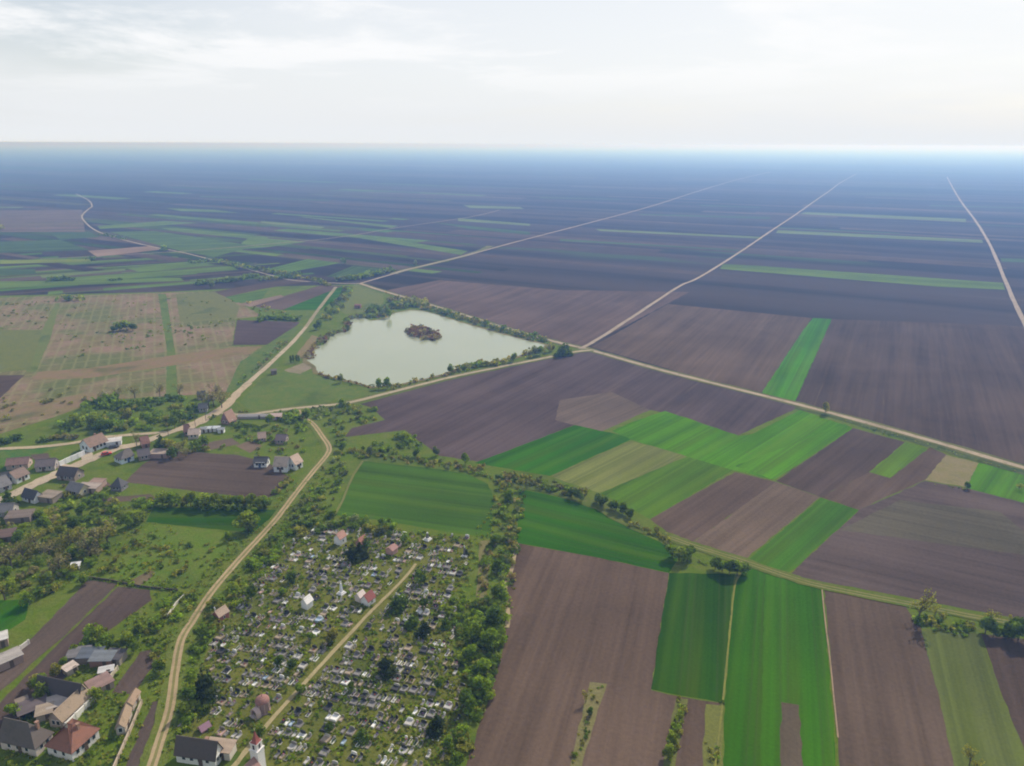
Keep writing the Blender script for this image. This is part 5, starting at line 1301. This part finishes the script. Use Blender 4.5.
VM = {"the pond island": P(423, 336), "the red meadow hut": LM["the red meadow hut"], "the big road crossing": P(588, 349), "the big pale blue house": LM["the big pale blue house"],
      "the lone white cottage": LM["the lone white cottage"], "the lone dark house": LM["the lone dark house"], "the red hipped house": LM["the red hipped house"], "the steep red-roofed house": LM["the steep red roofed house"],
      "the black-roofed cottage": LM["the black roofed cottage"], "the pale stable": LM["the pale stable"], "the dark-blue-roofed house": LM["the dark blue roofed house"], "the white gate house": LM["the white gate house"],
      "the domed mausoleum": CM["the domed mausoleum"], "the maroon-roofed chapel": CM["the maroon-roofed chapel"], "the white pink-roofed chapel": CM["the white pink-roofed chapel"], "the dark red chapel": CM["the dark red chapel"],
      "the narrow outbuildings": LM["the narrow outbuildings"], "the lane's bend": P(329, 450), "the big brown field's top corner": P(517, 543), "the thin hedge's end": P(597, 682), "the lone roadside tree": P(825, 412), "the cemetery path's top": P(416, 564), "the white garden fence": P(176, 605), "the field path fork": P(745, 567)}
tn = []
for q in trees:
    p, h, wf, kind, col = q
    me, tk = plant_mesh(q)
    nm = {'round': "tree", 'cone': "conifer", 'poplar': "slim_tree", 'bare': "thin_tree"}[kind]
    e = empty(nm, p, VR.uniform(0, 6.28)); w = h * wf * VR.uniform(.9, 1.1)
    e.scale = (w, w, h)
    e["category"] = "tree"; e["group"] = "trees of the village and the fields"
    j = VR.uniform(.85, 1.15)
    colored(link("crown", me, None, e), tuple(c * j for c in col))
    colored(link("trunk", tk, None, e), (.10, .08, .065))
    tn.append((e, ("tall " if h >= 9 else "low " if h <= 4.5 else "") + WORD[col] + " " + KINDW[kind], p))
name_all(tn, VM)
sn = []
scrub = soup()
for i, q in enumerate(shrubs):
    p, h, wf, kind, col = q
    me, _ = plant_mesh(q); j = VR.uniform(.8, 1.2); w = h * wf
    if i < 300:
        o = colored(link("shrub", me), tuple(c * j for c in col))
        o.location = p; o.rotation_euler = (0, 0, VR.uniform(0, 6.28)); o.scale = (w, w, h)
        o["category"] = "shrub"; o["group"] = "shrubs of the hedges and scrub"
        sn.append((o, ("tall " if h >= 4.6 else "") + WORD[col] + " shrub", p))
name_all(sn, VM)
# the smaller scrub, one mass
qv, qt = [], []
for q in shrubs[300:]:
    p, h, wf, kind, col = q
    n = 46 if p.length < 450 else 30
    pp_, nn, tone, _, _ = crown_points('shrub', n, rng)
    w = h * wf
    S_ = np.array([w, w, h]); pp_ = pp_ * S_
    a = np.cross(nn, rng.normal(size=(n, 3))); a /= np.linalg.norm(a, axis=1, keepdims=True) + 1e-9
    b = np.cross(nn, a); s = (rng.uniform(.10, .22, n) * (w + h) / 2)[:, None]
    qq = np.stack([pp_ - a * s - b * s * .7, pp_ + a * s - b * s * .6, pp_ + a * s * .8 + b * s, pp_ - a * s * .7 + b * s * .8], 1) + np.array(p)
    qq[:, :, 2] = np.maximum(qq[:, :, 2], 0.03)
    qv.append(qq.reshape(-1, 3)); qt.append(tone[:, None] * np.array(col)[None] * VR.uniform(.8, 1.2))
# weeds and tufts in the rough grass
def tufts(xy, n, hs, cols):
    poly = px(*xy); xs = [p.x for p in poly]; ys = [p.y for p in poly]; k = t = 0
    while k < n and t < n * 20:
        t += 1
        p = Vector((VR.uniform(min(xs), max(xs)), VR.uniform(min(ys), max(ys)), 0))
        if not inside(p, poly) or any(seg_dist(p, L) < 1.5 for L in ONROAD[:2]) or any(inside(p, T) for T in NEAR_T): continue
        k += 1; m = 5; h = VR.uniform(*hs); col = VR.choice(cols)
        pp_ = np.stack([rng.normal(0, h * .45, m), rng.normal(0, h * .45, m), rng.uniform(.2, .8, m) * h], 1) + np.array(p)
        nn = unit(m, rng); a = np.cross(nn, rng.normal(size=(m, 3))); a /= np.linalg.norm(a, axis=1, keepdims=True) + 1e-9
        b = np.cross(nn, a); s = h * .38
        qq = np.stack([pp_ - (a + b) * s, pp_ + (a - b) * s, pp_ + (a + b) * s, pp_ - (a - b) * s], 1)
        qq[:, :, 2] = np.maximum(qq[:, :, 2], 0.03)
        qv.append(qq.reshape(-1, 3)); qt.append(rng.uniform(.6, 1.4, m)[:, None] * np.array(col)[None])
CEMPX = (285, 545, 300, 531, 335, 529, 400, 534, 470, 537, 468, 580, 448, 598, 462, 620, 452, 645, 460, 680, 468, 705, 462, 725, 440, 766, 425, 810, 262, 810, 262, 770, 240, 752, 178, 738, 190, 700, 205, 655, 218, 625, 238, 590, 262, 562)
tufts(CEMPX, 4200, (.25, .8), [GREEN, GREEN, FRESH, DARK, DARK, OLIVE])
tufts((100, 580, 200, 575, 270, 500, 320, 470, 330, 520, 262, 560, 205, 650, 170, 760, 110, 766, 150, 690), 1100, (.25, .7), [GREEN, FRESH, OLIVE, DARK])
tufts((0, 510, 150, 505, 200, 560, 120, 580, 0, 600), 800, (.3, .8), [GREEN, FRESH, OLIVE, DARK])
tufts((20, 690, 120, 650, 130, 766, 0, 766), 500, (.3, .8), [GREEN, OLIVE, FRESH])
tufts((430, 600, 510, 480, 515, 600, 470, 766, 430, 766), 500, (.3, .9), [GREEN, FRESH, OLIVE])
V_ = np.concatenate(qv); T_ = np.concatenate(qt)
me = bpy.data.meshes.new("undergrowth")
me.vertices.add(len(V_)); me.vertices.foreach_set('co', V_.astype(np.float32).ravel())
nq = len(V_) // 4
me.loops.add(nq * 4); me.loops.foreach_set('vertex_index', np.arange(nq * 4, dtype=np.int32))
me.polygons.add(nq); me.polygons.foreach_set('loop_start', np.arange(0, nq * 4, 4, dtype=np.int32))
me.update(calc_edges=True); me.validate()
tint_attr(me, T_)
ug = link("undergrowth", me, LEAF); ug.color = (1, 1, 1, 1)
tag(ug, "tangled low scrub, weeds and small bushes along hedges, banks and graves", "undergrowth", None, 'stuff')
print("TREES", len(trees), "SHRUBS", len(shrubs), "QUADS", nq)

# ---------------------------------------------------------------- the air
hb = MB(); HZ = CAM_H + 1.5
hb.box((0, 29500, (HZ - 1) / 2), (124000, 61800, HZ + 1))
hz = NT("summer_haze")
v_ = hz.n.new('ShaderNodeVolumePrincipled')
v_.inputs['Color'].default_value = (0.23, 0.44, 0.96, 1)
v_.inputs['Absorption Color'].default_value = (0.9, 0.86, 0.8, 1)
v_.inputs['Density'].default_value = 0.00037
v_.inputs['Anisotropy'].default_value = 0.40
hz.l.new(v_.outputs[0], hz.out.inputs['Volume'])
haze = hb.build("haze", hz.m)
tag(haze, kind='stuff')
